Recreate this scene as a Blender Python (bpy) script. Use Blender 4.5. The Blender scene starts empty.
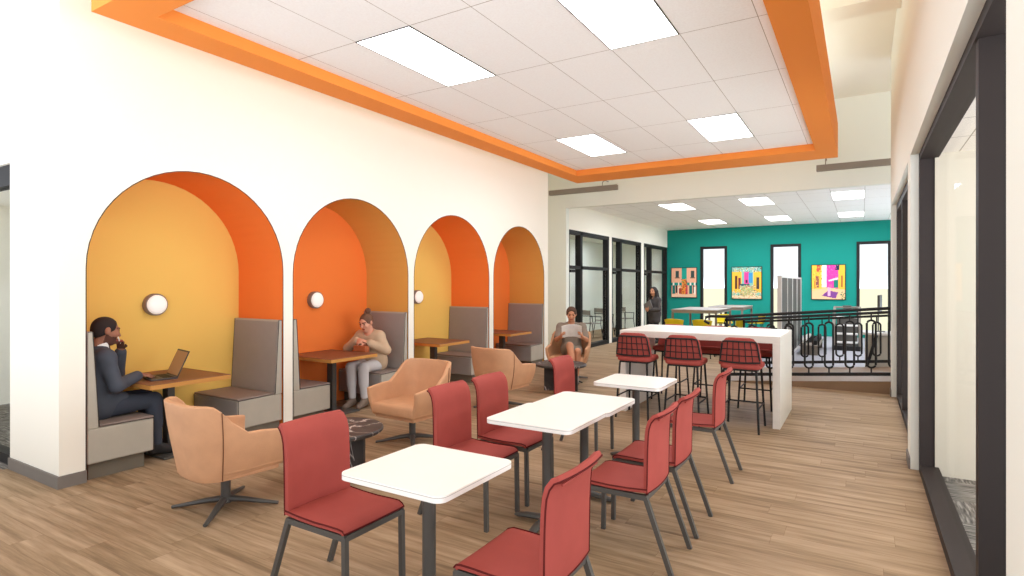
import bpy, bmesh, math, random
import numpy as np
from mathutils import Vector, Matrix
random.seed(7)
S = bpy.context.scene
COL = S.collection
PI = math.pi

# ------------------------------------------------------------------ materials
def lin(h):
    h = h.lstrip('#')
    r = []
    for i in (0, 2, 4):
        v = int(h[i:i+2], 16)/255
        r.append(v/12.92 if v <= .04045 else ((v+.055)/1.055)**2.4)
    return tuple(r) + (1.0,)

def mat(name, hexcol, rough=.6, spec=.3, metal=0., noise=0., nscale=8., bump=0., bscale=60., emit=0., stretch=None):
    m = bpy.data.materials.new(name); m.use_nodes = True
    nt = m.node_tree; N = nt.nodes; L = nt.links
    b = N['Principled BSDF']
    c = lin(hexcol)
    b.inputs['Base Color'].default_value = c
    b.inputs['Roughness'].default_value = rough
    b.inputs['Metallic'].default_value = metal
    b.inputs['Specular IOR Level'].default_value = spec
    if noise or bump:
        tc = N.new('ShaderNodeTexCoord'); src = tc.outputs['Object']
        if stretch:
            mp = N.new('ShaderNodeMapping'); mp.inputs['Scale'].default_value = stretch
            L.new(src, mp.inputs['Vector']); src = mp.outputs['Vector']
    if noise:
        n = N.new('ShaderNodeTexNoise'); n.inputs['Scale'].default_value = nscale; n.inputs['Detail'].default_value = 4
        L.new(src, n.inputs['Vector'])
        mx = N.new('ShaderNodeMix'); mx.data_type = 'RGBA'
        mx.inputs['A'].default_value = tuple(min(1, v*(1-noise)) for v in c[:3]) + (1,)
        mx.inputs['B'].default_value = tuple(min(1, v*(1+noise)) for v in c[:3]) + (1,)
        L.new(n.outputs['Fac'], mx.inputs['Factor']); L.new(mx.outputs['Result'], b.inputs['Base Color'])
    if bump:
        n2 = N.new('ShaderNodeTexNoise'); n2.inputs['Scale'].default_value = bscale; n2.inputs['Detail'].default_value = 3
        L.new(src, n2.inputs['Vector'])
        bp = N.new('ShaderNodeBump'); bp.inputs['Strength'].default_value = bump; bp.inputs['Distance'].default_value = .004
        L.new(n2.outputs['Fac'], bp.inputs['Height']); L.new(bp.outputs['Normal'], b.inputs['Normal'])
    if emit:
        b.inputs['Emission Color'].default_value = c
        b.inputs['Emission Strength'].default_value = emit
    return m

def mathn(nt, op, a, b=None, c=None):
    n = nt.nodes.new('ShaderNodeMath'); n.operation = op
    for i, v in enumerate((a, b, c)):
        if v is None: continue
        if isinstance(v, (int, float)): n.inputs[i].default_value = v
        else: nt.links.new(v, n.inputs[i])
    return n.outputs[0]

def ramp(nt, fac, stops):
    r = nt.nodes.new('ShaderNodeValToRGB'); e = r.color_ramp.elements
    e[0].position, e[0].color = stops[0][0], lin(stops[0][1])
    e[1].position, e[1].color = stops[-1][0], lin(stops[-1][1])
    for p, h in stops[1:-1]:
        q = e.new(p); q.color = lin(h)
    nt.links.new(fac, r.inputs['Fac'])
    return r.outputs['Color']

def mat_wood_floor():
    m = mat('wood_planks', '#b98f62', rough=.6, spec=.1)
    nt = m.node_tree; N = nt.nodes; L = nt.links; b = N['Principled BSDF']
    tc = N.new('ShaderNodeTexCoord'); sp = N.new('ShaderNodeSeparateXYZ'); L.new(tc.outputs['Object'], sp.inputs[0])
    x, y = sp.outputs['X'], sp.outputs['Y']
    PW, PL = .18, 1.5
    row = mathn(nt, 'FLOOR', mathn(nt, 'DIVIDE', y, PW))
    wn = N.new('ShaderNodeTexWhiteNoise'); wn.noise_dimensions = '1D'; L.new(row, wn.inputs['W'])
    xs = mathn(nt, 'ADD', mathn(nt, 'DIVIDE', x, PL), mathn(nt, 'MULTIPLY', wn.outputs['Value'], 9.3))
    col = mathn(nt, 'FLOOR', xs)
    cv = N.new('ShaderNodeCombineXYZ'); L.new(row, cv.inputs['X']); L.new(col, cv.inputs['Y'])
    wn2 = N.new('ShaderNodeTexWhiteNoise'); wn2.noise_dimensions = '2D'; L.new(cv.outputs[0], wn2.inputs['Vector'])
    pid = wn2.outputs['Value']
    g = N.new('ShaderNodeCombineXYZ')
    L.new(mathn(nt, 'ADD', mathn(nt, 'MULTIPLY', x, 1.3), mathn(nt, 'MULTIPLY', pid, 37.)), g.inputs['X'])
    L.new(mathn(nt, 'MULTIPLY', y, 17.), g.inputs['Y']); L.new(mathn(nt, 'MULTIPLY', pid, 11.), g.inputs['Z'])
    n1 = N.new('ShaderNodeTexNoise'); n1.inputs['Scale'].default_value = 1.0; n1.inputs['Detail'].default_value = 5; n1.inputs['Roughness'].default_value = .6
    L.new(g.outputs[0], n1.inputs['Vector'])
    g2 = N.new('ShaderNodeCombineXYZ')
    L.new(mathn(nt, 'MULTIPLY', x, 3.), g2.inputs['X']); L.new(mathn(nt, 'MULTIPLY', y, 120.), g2.inputs['Y'])
    n2 = N.new('ShaderNodeTexNoise'); n2.inputs['Scale'].default_value = 1.0; n2.inputs['Detail'].default_value = 2
    L.new(g2.outputs[0], n2.inputs['Vector'])
    f = mathn(nt, 'ADD', mathn(nt, 'MULTIPLY', n1.outputs['Fac'], 1.35), mathn(nt, 'MULTIPLY', pid, .12))
    f = mathn(nt, 'ADD', f, mathn(nt, 'MULTIPLY', n2.outputs['Fac'], .2))
    f = mathn(nt, 'SUBTRACT', f, .40)
    c = ramp(nt, f, [(.16, FLOORC[0]), (.36, FLOORC[1]), (.52, FLOORC[2]), (.72, FLOORC[3])])
    # plank joints
    fy = mathn(nt, 'FRACT', mathn(nt, 'DIVIDE', y, PW)); fx = mathn(nt, 'FRACT', xs)
    j = mathn(nt, 'MAXIMUM', mathn(nt, 'LESS_THAN', fy, .014), mathn(nt, 'LESS_THAN', fx, .002))
    mx = N.new('ShaderNodeMix'); mx.data_type = 'RGBA'; L.new(mathn(nt, 'MULTIPLY', j, .45), mx.inputs['Factor'])
    L.new(c, mx.inputs['A']); mx.inputs['B'].default_value = lin('#6b4c30'); L.new(mx.outputs['Result'], b.inputs['Base Color'])
    return m
FLOORC = ('#7a634a', '#937a5d', '#a1876a', '#b2987a')

def mat_carpet():
    m = mat('carpet_pile', '#77736d', rough=.95, spec=.05)
    nt = m.node_tree; N = nt.nodes; L = nt.links; b = N['Principled BSDF']
    tc = N.new('ShaderNodeTexCoord'); sp = N.new('ShaderNodeSeparateXYZ'); L.new(tc.outputs['Object'], sp.inputs[0])
    x, y = sp.outputs['X'], sp.outputs['Y']
    ck = N.new('ShaderNodeTexChecker'); ck.inputs['Scale'].default_value = 1/.5
    L.new(tc.outputs['Object'], ck.inputs['Vector'])
    def st(a, c):
        g = N.new('ShaderNodeCombineXYZ'); L.new(mathn(nt, 'MULTIPLY', x, a), g.inputs['X']); L.new(mathn(nt, 'MULTIPLY', y, c), g.inputs['Y'])
        n = N.new('ShaderNodeTexNoise'); n.inputs['Scale'].default_value = 1.; n.inputs['Detail'].default_value = 3
        L.new(g.outputs[0], n.inputs['Vector']); return n.outputs['Fac']
    mx = N.new('ShaderNodeMix'); mx.data_type = 'FLOAT'
    L.new(ck.outputs['Fac'], mx.inputs['Factor']); L.new(st(6, 60), mx.inputs['A']); L.new(st(60, 6), mx.inputs['B'])
    L.new(ramp(nt, mx.outputs[0], [(.32, '#4a4743'), (.5, '#77726b'), (.68, '#a39d94')]), b.inputs['Base Color'])
    return m

def mat_tiles(name, base, px, py, ox, oy, dark='#a89c88', w=.006):
    m = mat(name, base, rough=.85, spec=.1)
    nt = m.node_tree; N = nt.nodes; L = nt.links; b = N['Principled BSDF']
    tc = N.new('ShaderNodeTexCoord'); sp = N.new('ShaderNodeSeparateXYZ'); L.new(tc.outputs['Object'], sp.inputs[0])
    fx = mathn(nt, 'FRACT', mathn(nt, 'DIVIDE', mathn(nt, 'SUBTRACT', sp.outputs['X'], ox), px))
    fy = mathn(nt, 'FRACT', mathn(nt, 'DIVIDE', mathn(nt, 'SUBTRACT', sp.outputs['Y'], oy), py))
    j = mathn(nt, 'MAXIMUM', mathn(nt, 'LESS_THAN', fx, w*1.6/px), mathn(nt, 'LESS_THAN', fy, w*2.0/py))
    n = N.new('ShaderNodeTexNoise'); n.inputs['Scale'].default_value = 55; n.inputs['Detail'].default_value = 3
    L.new(tc.outputs['Object'], n.inputs['Vector'])
    c = lin(base)
    mx0 = N.new('ShaderNodeMix'); mx0.data_type = 'RGBA'
    mx0.inputs['A'].default_value = tuple(v*.9 for v in c[:3])+(1,); mx0.inputs['B'].default_value = tuple(min(1, v*1.07) for v in c[:3])+(1,)
    L.new(n.outputs['Fac'], mx0.inputs['Factor'])
    mx = N.new('ShaderNodeMix'); mx.data_type = 'RGBA'; L.new(j, mx.inputs['Factor'])
    L.new(mx0.outputs['Result'], mx.inputs['A']); mx.inputs['B'].default_value = lin(dark); L.new(mx.outputs['Result'], b.inputs['Base Color'])
    return m

def mat_marble():
    m = mat('dark_marble', '#3c3733', rough=.45, spec=.2)
    nt = m.node_tree; N = nt.nodes; L = nt.links; b = N['Principled BSDF']
    tc = N.new('ShaderNodeTexCoord')
    n0 = N.new('ShaderNodeTexNoise'); n0.inputs['Scale'].default_value = 2.1; n0.inputs['Detail'].default_value = 5; n0.inputs['Distortion'].default_value = .6
    L.new(tc.outputs['Object'], n0.inputs['Vector'])
    v = mathn(nt, 'ABSOLUTE', mathn(nt, 'SUBTRACT', n0.outputs['Fac'], .5))
    L.new(ramp(nt, v, [(.0, '#d8cfc4'), (.004, '#8d837a'), (.013, '#4a4440'), (.2, '#332e2b')]), b.inputs['Base Color'])
    return m

def mat_glass():
    m = bpy.data.materials.new('clear_glass'); m.use_nodes = True
    nt = m.node_tree; N = nt.nodes; L = nt.links
    N.remove(N['Principled BSDF']); out = N['Material Output']
    t = N.new('ShaderNodeBsdfTransparent'); t.inputs[0].default_value = (.97, .98, .97, 1)
    g = N.new('ShaderNodeBsdfGlossy'); g.inputs['Roughness'].default_value = .02
    f0 = N.new('ShaderNodeLayerWeight'); f0.inputs['Blend'].default_value = .5
    mx = N.new('ShaderNodeMixShader'); L.new(mathn(nt, 'MULTIPLY', mathn(nt, 'POWER', f0.outputs['Facing'], 4.), .07), mx.inputs[0]); L.new(t.outputs[0], mx.inputs[1]); L.new(g.outputs[0], mx.inputs[2])
    L.new(mx.outputs[0], out.inputs[0])
    return m

def mat_vcol(name):
    m = mat(name, '#ffffff', rough=.6, spec=.2)
    a = m.node_tree.nodes.new('ShaderNodeAttribute'); a.attribute_name = 'paint'
    m.node_tree.links.new(a.outputs['Color'], m.node_tree.nodes['Principled BSDF'].inputs['Base Color'])
    return m

def mat_wood(name, h, sc=(3, 40, 40), amt=.22, rough=.45):
    return mat(name, h, rough=rough, spec=.3, noise=amt, nscale=1.0, stretch=sc)

M = dict(
    wall=mat('cream_paint', '#f2ecdc', rough=.8, spec=.1),
    wall2=mat('pale_cream_paint', '#e9eade', rough=.8, spec=.1),
    orange=mat('orange_paint', '#ef903f', rough=.7, spec=.15),
    arch_orange=mat('booth_orange', '#f3823c', rough=.75, spec=.1),
    arch_yellow=mat('booth_yellow', '#ecc264', rough=.75, spec=.1),
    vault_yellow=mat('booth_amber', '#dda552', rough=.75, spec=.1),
    side_wall=mat('beige_paint', '#c9beaa', rough=.8, spec=.1),
    teal=mat('teal_paint', '#1f8a7b', rough=.8, spec=.1),
    dark=mat('dark_bronze_metal', '#352e2b', rough=.55, spec=.12),
    black=mat('black_metal', '#2a2826', rough=.55, spec=.12),
    grey_metal=mat('grey_bronze_metal', '#4f4b45', rough=.45, spec=.35),
    base=mat('grey_baseboard', '#7a7269', rough=.7, noise=.12, nscale=4),
    chair_red=mat('red_upholstery', '#9f483f', rough=.75, spec=.15, noise=.13, nscale=6, bump=.12, bscale=140),
    chair_redd=mat('red_piping', '#5a1f1c', rough=.8, spec=.1),
    leather=mat('tan_leather', '#c7966f', rough=.65, spec=.22, noise=.16, nscale=7, bump=.15, bscale=90),
    leatherd=mat('brown_stitching', '#6b3f26', rough=.8),
    booth_side=mat('taupe_fabric', '#b1a999', rough=.85, spec=.1, noise=.06, nscale=9, bump=.1, bscale=150),
    booth_shaded=mat('shaded_taupe', '#979089', rough=.6, spec=.2, noise=.06, nscale=6),  # bench tone with the alcove shade put into the colour
    booth_top=mat('brown_vinyl', '#89796f', rough=.55, spec=.25, noise=.06, nscale=6),
    booth_toe=mat('dark_toe_kick', '#6e6556', rough=.8),
    pipe_edge_line=mat('dark_seam_and_edge_shade', '#3b342e', rough=.8),
    white_lam=mat('white_laminate', '#f0ebe2', rough=.35, spec=.4),
    edge_band=mat('grey_edge_line', '#b9b2a8', rough=.5),
    quartz=mat('pale_stone', '#dcd4c8', rough=.4, spec=.35, noise=.06, nscale=25),
    btable=mat_wood('brown_wood_top', '#7f5139', (40, 3, 40)),
    btable_edge=mat_wood('plywood_edge', '#c48a45', (40, 3, 40), .12),
    marble=mat_marble(), glass=mat_glass(),
    ramp_wood=mat_wood('ramp_wood', '#82674d', (2, 30, 4), .22),
    rim=mat('bronze_rim', '#8a7d70', rough=.5), lens=mat('white_lens', '#ebe4da', rough=.4, emit=.3),
    panel=mat('light_diffuser', '#ffffff', rough=.5, emit=4.0),
    panel2=mat('light_diffuser_far', '#ffffff', rough=.5, emit=4.0),
    track=mat('taupe_metal', '#857a6d', rough=.6),
    yellow=mat('yellow_plastic', '#d8c11c', rough=.45),
    greytop=mat('grey_laminate', '#90867b', rough=.5),
    locker=mat('grey_brown_panel', '#4f4840', rough=.6),
    white_p=mat('white_plastic', '#d9d4cd', rough=.45),
    ground=mat('pale_concrete', '#f6ecc2', rough=.9),
    carpet=mat_carpet(), floor=mat_wood_floor(),
    greyfloor=mat('grey_rubber', '#9c999c', rough=.9, noise=.1, nscale=12),
    art=mat_vcol('printed_canvas'),
    laptop=mat('laptop_grey', '#3b3a3b', rough=.4, spec=.4),
    screen=mat('laptop_screen', '#a9825f', rough=.3),
    skin_d=mat('brown_skin', '#9c6a52', rough=.6, spec=.25),
    skin_l=mat('light_skin', '#d99f82', rough=.6, spec=.25),
    skin_m=mat('tan_skin', '#c48a68', rough=.6, spec=.25),
    hair_b=mat('black_hair', '#2c2421', rough=.8), hair_br=mat('brown_hair', '#513a2b', rough=.8, noise=.2, nscale=30), hair_g=mat('ash_hair', '#6b4c3a', rough=.8, noise=.2, nscale=30),
    suit=mat('charcoal_suit', '#484c54', rough=.85, noise=.12, nscale=12), suit2=mat('charcoal_trousers', '#3e434d', rough=.85),
    shirt_w=mat('white_shirt', '#f2efe8', rough=.8), tie=mat('dark_tie', '#25262a', rough=.7),
    shoe_b=mat('black_shoe', '#2a2624', rough=.5), shoe_g=mat('taupe_shoe', '#7b6a5c', rough=.7, noise=.2, nscale=20),
    sweater=mat('beige_sweater', '#c3a98a', rough=.9, noise=.1, nscale=14), jeans=mat('pale_jeans', '#c9c5c2', rough=.85, noise=.07, nscale=10),
    bag=mat('tan_bag', '#a65a33', rough=.6), bagstrap=mat('brown_strap', '#6b3a22', rough=.6),
    tee=mat('olive_grey_shirt', '#86796a', rough=.9, noise=.1, nscale=14), shorts=mat('grey_shorts', '#857c6e', rough=.9),
    paper=mat('magazine_paper', '#f8f3ea', rough=.8, noise=.15, nscale=14),
    blazer=mat('dark_grey_blazer', '#4b4643', rough=.9), folder=mat('grey_folder', '#77706a', rough=.6),
    lips=mat('lips', '#9a4a40', rough=.5), eyes=mat('eyes', '#1c1512', rough=.3), beard=mat('beard', '#5e3d31', rough=.9),
    phone=mat('pale_phone', '#d9d6d2', rough=.3),
)

# ------------------------------------------------------------------ mesh helpers
class MB:
    """collects shapes, links them as one mesh object"""
    def __init__(s): s.bm = bmesh.new()
    def _xf(s, vs, mt):
        if mt is not None: bmesh.ops.transform(s.bm, matrix=mt, verts=vs)
    def box(s, x0, x1, y0, y1, z0, z1, bev=0., seg=2, mt=None, mi=0):
        r = bmesh.ops.create_cube(s.bm, size=1.0); vs = r['verts']
        for v in vs:
            v.co = Vector((x0+(v.co.x+.5)*(x1-x0), y0+(v.co.y+.5)*(y1-y0), z0+(v.co.z+.5)*(z1-z0)))
        fs = list({f for v in vs for f in v.link_faces})
        if bev:
            es = list({e for v in vs for e in v.link_edges})
            q = bmesh.ops.bevel(s.bm, geom=es, offset=bev, segments=seg, profile=.5, affect='EDGES')
            vs = list({v for f in q['faces'] for v in f.verts} | {v for v in vs if v.is_valid})
            fs = list({f for v in vs for f in v.link_faces})
        for f in fs: f.material_index = mi
        s._xf(vs, mt); return s
    def prism(s, poly, axis, a, b, mt=None, mi=0, bev=0.):
        """poly: list of 2D pts; axis 'x','y','z' extruded a..b. 2D order: x->(y,z), y->(x,z), z->(x,y)"""
        def p3(p, t):
            return {'x': (t, p[0], p[1]), 'y': (p[0], t, p[1]), 'z': (p[0], p[1], t)}[axis]
        A = [s.bm.verts.new(p3(p, a)) for p in poly]; B = [s.bm.verts.new(p3(p, b)) for p in poly]
        n = len(poly); fs = [s.bm.faces.new(A), s.bm.faces.new(B[::-1])]
        for i in range(n): fs.append(s.bm.faces.new((A[i], B[i], B[(i+1) % n], A[(i+1) % n])))
        bmesh.ops.recalc_face_normals(s.bm, faces=fs)
        vs = A+B
        if bev:
            es = list({e for f in fs for e in f.edges})
            q = bmesh.ops.bevel(s.bm, geom=es, offset=bev, segments=2, profile=.5, affect='EDGES')
            vs = list({v for f in q['faces'] for v in f.verts} | {v for v in vs if v.is_valid})
        for f in {f for v in vs for f in v.link_faces}: f.material_index = mi
        s._xf(vs, mt); return s
    def tube(s, pts, r, n=10, closed=False, sx=1., cap=True, rads=None, mi=0):
        pts = [Vector(p) for p in pts]; k = len(pts); rings = []
        up = Vector((0, 0, 1))
        for i, p in enumerate(pts):
            if closed: t = (pts[(i+1) % k]-pts[i-1])
            else: t = (pts[min(i+1, k-1)]-pts[max(i-1, 0)])
            t.normalize()
            u = up if abs(t.dot(up)) < .95 else Vector((1, 0, 0))
            a = t.cross(u).normalized(); b = a.cross(t).normalized()
            rr = rads[i] if rads else r
            rings.append([s.bm.verts.new(p+a*math.cos(2*PI*j/n)*rr*sx+b*math.sin(2*PI*j/n)*rr) for j in range(n)])
        fs = []
        for i in range(k if closed else k-1):
            A, B = rings[i], rings[(i+1) % k]
            for j in range(n): fs.append(s.bm.faces.new((A[j], A[(j+1) % n], B[(j+1) % n], B[j])))
        if not closed and cap: fs += [s.bm.faces.new(rings[0][::-1]), s.bm.faces.new(rings[-1])]
        bmesh.ops.recalc_face_normals(s.bm, faces=fs)
        for f in fs: f.material_index = mi
        return s
    def sqbar(s, p, q, w, h=None):
        return s._sq(p, q, w, h or w)
    def _sq(s, p, q, w, h):
        p, q = Vector(p), Vector(q); t = (q-p).normalized()
        u = Vector((0, 0, 1)) if abs(t.z) < .8 else Vector((0, 1, 0))
        a = t.cross(u).normalized()*w/2; b = a.cross(t).normalized()*h/2
        R = [[s.bm.verts.new(c+i*a+j*b) for i, j in ((-1, -1), (1, -1), (1, 1), (-1, 1))] for c in (p, q)]
        fs = [s.bm.faces.new(R[0][::-1]), s.bm.faces.new(R[1])]
        for j in range(4): fs.append(s.bm.faces.new((R[0][j], R[0][(j+1) % 4], R[1][(j+1) % 4], R[1][j])))
        bmesh.ops.recalc_face_normals(s.bm, faces=fs); return s
    def lathe(s, prof, n=32, mt=None, mi=0):
        rings = []
        for r, z in prof:
            if r < 1e-5: rings.append([s.bm.verts.new((0, 0, z))])
            else: rings.append([s.bm.verts.new((r*math.cos(2*PI*j/n), r*math.sin(2*PI*j/n), z)) for j in range(n)])
        fs = []
        for A, B in zip(rings, rings[1:]):
            for j in range(n):
                q = [A[j % len(A)], A[(j+1) % len(A)], B[(j+1) % len(B)], B[j % len(B)]]
                q = list(dict.fromkeys(q))
                if len(q) > 2: fs.append(s.bm.faces.new(q))
        for R, fl in ((rings[0], True), (rings[-1], False)):
            if len(R) > 1: fs.append(s.bm.faces.new(R[::-1] if fl else R))
        bmesh.ops.recalc_face_normals(s.bm, faces=fs)
        for f in fs: f.material_index = mi
        s._xf([v for R in rings for v in R], mt); return s
    def grid(s, P, thick=0., closed_u=False):
        """P[i][j] surface points; optional thickness along the normals (solid shell)"""
        nu, nv = len(P), len(P[0])
        A = [[s.bm.verts.new(P[i][j]) for j in range(nv)] for i in range(nu)]
        def nrm(i, j):
            i0, i1 = max(i-1, 0), min(i+1, nu-1); j0, j1 = max(j-1, 0), min(j+1, nv-1)
            return (Vector(P[i1][j])-Vector(P[i0][j])).cross(Vector(P[i][j1])-Vector(P[i][j0])).normalized()
        fs = []
        for i in range(nu-1):
            for j in range(nv-1): fs.append(s.bm.faces.new((A[i][j], A[i+1][j], A[i+1][j+1], A[i][j+1])))
        if thick:
            B = [[s.bm.verts.new(Vector(P[i][j])-nrm(i, j)*(thick(i, j) if callable(thick) else thick)) for j in range(nv)] for i in range(nu)]
            for i in range(nu-1):
                for j in range(nv-1): fs.append(s.bm.faces.new((B[i][j], B[i][j+1], B[i+1][j+1], B[i+1][j])))
            loop = [(i, 0) for i in range(nu)]+[(nu-1, j) for j in range(1, nv)]+[(i, nv-1) for i in range(nu-2, -1, -1)]+[(0, j) for j in range(nv-2, 0, -1)]
            for (i, j), (k, l) in zip(loop, loop[1:]+loop[:1]): fs.append(s.bm.faces.new((A[i][j], B[i][j], B[k][l], A[k][l])))
        bmesh.ops.recalc_face_normals(s.bm, faces=fs)
        return s
    def build(s, name, m, parent=None, smooth=False, loc=None, ang=40):
        me = bpy.data.meshes.new(name); s.bm.to_mesh(me); s.bm.free()
        for mm in (m if isinstance(m, (list, tuple)) else [m]): me.materials.append(mm)
        if smooth:
            me.polygons.foreach_set('use_smooth', [True]*len(me.polygons))
            try: me.set_sharp_from_angle(angle=math.radians(ang))
            except Exception: pass
        o = bpy.data.objects.new(name, me); COL.objects.link(o)
        if parent: o.parent = parent
        if loc: o.location = loc
        return o

def thing(name, label, cat, loc=(0, 0, 0), rz=0., group=None):
    o = bpy.data.objects.new(name, None); COL.objects.link(o); o.empty_display_size = .1
    o.location = loc; o.rotation_euler = (0, 0, rz); tag(o, label, cat, group); return o
def tag(o, label, cat, group=None):
    o['label'] = label; o['category'] = cat
    if group: o['group'] = group
    return o
def struct(name, mb, m, parent=None, smooth=False):
    o = mb.build(name, m, parent, smooth)
    if parent is None: o['kind'] = 'structure'
    return o
def dup(root, loc, rz, label, group=None):
    r = root.copy(); COL.objects.link(r); r.location = loc; r.rotation_euler = (0, 0, rz); r['label'] = label
    if group: r['group'] = group
    for ch in list(root.children):
        c = ch.copy(); COL.objects.link(c); c.parent = r
        for g in list(ch.children):
            d = g.copy(); COL.objects.link(d); d.parent = c
    return r
#PART2
# ------------------------------------------------------------------ the room
XW = -5.518          # face of the arched wall
XR = .368            # face of the right wall
ZC = 5.05            # upper ceiling
YH = 12.1            # header wall
def quadbox(name, x0, x1, y0, y1, z0, z1, m, parent=None, bev=0.):
    return struct(name, MB().box(x0, x1, y0, y1, z0, z1, bev), m, parent)

b = MB(); b.box(-6.52, .52, -1.2, 12.2, -.06, 0); b.box(-10, -6.52, -1.2, 2.0, -.06, 0); b.box(-7, -2.05, 12.2, 20.6, -.06, 0); b.box(-9.5, -6.9, 12.0, 20.6, -.06, 0)
b.box(.52, 3, 9.95, 12.2, -.06, 0)
struct('floor', b, M['floor'])
quadbox('floor_carpet_side', .52, 4.2, 1.0, 6.3, -.06, .0, M['carpet'])
quadbox('floor_carpet_left', -12, -6.52, 2.0, 10.5, -.06, .0, M['carpet'])
quadbox('floor_rubber', -2.05, 3, 12.2, 20.6, -.06, 0, M['greyfloor'])
quadbox('ground', -120, 120, 20.9, 260, -.3, -.12, M['ground'])

# arched wall: one outline with four arches cut in from the floor
ARCH = [(2.235, 4.140), (4.271, 6.206), (6.334, 8.284), (8.426, 10.299)]
ZT = 2.735
def arch_pts(y0, y1, n=28, z0=0.):
    r = (y1-y0)/2; c = (y0+y1)/2
    return [(y0, z0)]+[(c-r*math.cos(PI*i/n), ZT-r+r*math.sin(PI*i/n)) for i in range(n+1)]+[(y1, z0)]
poly = [(2.046, ZC), (2.046, 0)]
for a in ARCH: poly += arch_pts(*a)
poly += [(10.473, 0), (10.473, ZC)]
b = MB().prism(poly, 'x', XW, XW-.004)
bmesh.ops.triangulate(b.bm, faces=[f for f in b.bm.faces if len(f.verts) > 6])
struct('wall_left', b, M['wall'])
XB = -6.335
for i, (y0, y1) in enumerate(ARCH):
    e = bpy.data.objects.new('alcove', None); COL.objects.link(e); e['kind'] = 'structure'
    back, side = (('arch_yellow', 'arch_orange'), ('arch_orange', 'arch_yellow'))[i % 2]
    struct('alcove_back', MB().prism(arch_pts(y0-.0, y1+.0), 'x', XB, XB-.05), M[back], e)
    inn = arch_pts(y0, y1); r = (y1-y0)/2; c = (y0+y1)/2; T = .03
    out = arch_pts(y0-T, y1+T); out = [(p[0], p[1] if p[1] < .01 else p[1]+(T if j not in (0, len(out)-1) else 0)) for j, p in enumerate(out)]
    b = MB()
    for j in range(len(inn)-1):
        b.prism([inn[j], inn[j+1], out[j+1], out[j]], 'x', XW-.004, XB)
    bmesh.ops.remove_doubles(b.bm, verts=b.bm.verts, dist=1e-4)
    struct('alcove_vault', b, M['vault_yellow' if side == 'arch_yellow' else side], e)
    b = MB().tube([(XW+.001, y, z) for y, z in inn], .004, n=6)  # dark line added along the arch rim, imitating edge shade
    struct('alcove_edge_shade', b, M['pipe_edge_line'], e)
# end face of the left wall, the pier that faces the camera
quadbox('column_left', -6.507, XW-.004, 2.046, 2.2, 0, ZC, M['wall'])
quadbox('wall_behind_alcoves', -6.507, -6.41, 2.2, 12.1, 0, ZC, M['wall'])
quadbox('wall_alcove_end', -6.41, XW-.004, 10.37, 10.473, 0, ZC, M['wall'])
b = MB(); H = .1; d = .016
b.box(-6.507, XW+d, 2.046-d, 2.046, 0, H); b.box(XW, XW+d, 2.046, 2.235, 0, H)
for (a, c) in zip(ARCH, ARCH[1:]): b.box(XW, XW+d, a[1], c[0], 0, H)
b.box(XW, XW+d, 10.299, 10.473+d, 0, H); b.box(-6.3, XW, 10.473, 10.473+d, 0, H)
struct('baseboard_left', b, M['base'])
# glazed opening to the room on the left
quadbox('wall_left_room_head', -12, -6.507, 2.05, 2.2, 2.74, ZC, M['wall'])
e = bpy.data.objects.new('window_4', None); COL.objects.link(e); e['kind'] = 'structure'
b = MB(); b.box(-10, -6.507, 2.08, 2.18, 2.55, 2.74); b.box(-10, -6.507, 2.08, 2.18, 0, .09)
for x in (-6.56, -7.8, -9.2): pass
struct('window_frame', b, M['black'], e)
struct('pane', MB().box(-10, -6.507, 2.12, 2.13, .09, 2.55), M['glass'], e)
quadbox('wall_left_room', -10.2, -10.05, 2.2, 10.5, 0, 2.8, M['wall'])
quadbox('ceiling_left_room', -12, -6.507, 2.2, 10.5, 2.71, 2.8, M['wall'])

# right wall with two storefront openings
WR = .17
def wall_r(b, y0, y1, z0, z1): b.box(XR, XR+WR, y0, y1, z0, z1)
b = MB(); ZH = 2.80
wall_r(b, 1.9, 2.235, 0, ZC); wall_r(b, 2.235, 10.28, ZH, ZC); wall_r(b, 6.22, 6.55, 0, ZH); wall_r(b, 10.06, 10.28, 0, ZH)
struct('wall_right', b, M['wall2'])
struct('baseboard_right', MB().box(XR-.014, XR, 6.22, 6.55, 0, .1).box(XR-.014, XR, 10.06, 10.28, 0, .1), M['base'])
b = MB()
e = bpy.data.objects.new('window_5', None); COL.objects.link(e); e['kind'] = 'structure'
f0, f1 = .43, .565
b.box(f0, f1, 2.235, 6.22, 0, .07); b.box(f0, f1, 2.235, 6.22, 2.74, ZH); b.box(f0, f1, 6.14, 6.22, .07, 2.74)
b.box(f0, f1, 2.235, 2.31, .07, 2.74); b.box(.441, .543, 3.25, 3.32, .07, 2.74)
struct('window_frame', b, M['dark'], e)
struct('pane', MB().box(.525, .533, 2.31, 3.25, .07, 2.74), M['glass'], e)
struct('pane', MB().box(.525, .533, 3.32, 6.14, .07, 2.74), M['glass'], e)
e = bpy.data.objects.new('window_6', None); COL.objects.link(e); e['kind'] = 'structure'
b = MB(); f0, f1 = .43, .54
b.box(f0, f1, 6.55, 10.06, 0, .07); b.box(f0, f1, 6.55, 10.06, 2.70, ZH); b.box(f0, f1, 9.9, 10.06, .07, 2.70); b.box(f0, f1, 6.55, 6.65, .07, 2.70); b.box(f0, f1, 8.7, 8.78, .07, 2.70)
struct('window_frame', b, M['dark'], e)
struct('pane', MB().box(.48, .488, 6.65, 9.9, .07, 2.70), M['glass'], e)
quadbox('wall_side_room_end', XR+WR, 4.2, 6.13, 6.3, 0, 2.85, M['side_wall'])
quadbox('wall_side_room_back', XR+WR, 4.2, 9.9, 10.05, 0, 2.85, M['wall2'])
quadbox('ceiling_side_room', XR+WR, 4.2, 1.0, 10.1, 2.775, 2.9, mat_tiles('side_room_tile', '#e9dfd0', .61, .61, .7, 6.13))

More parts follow.
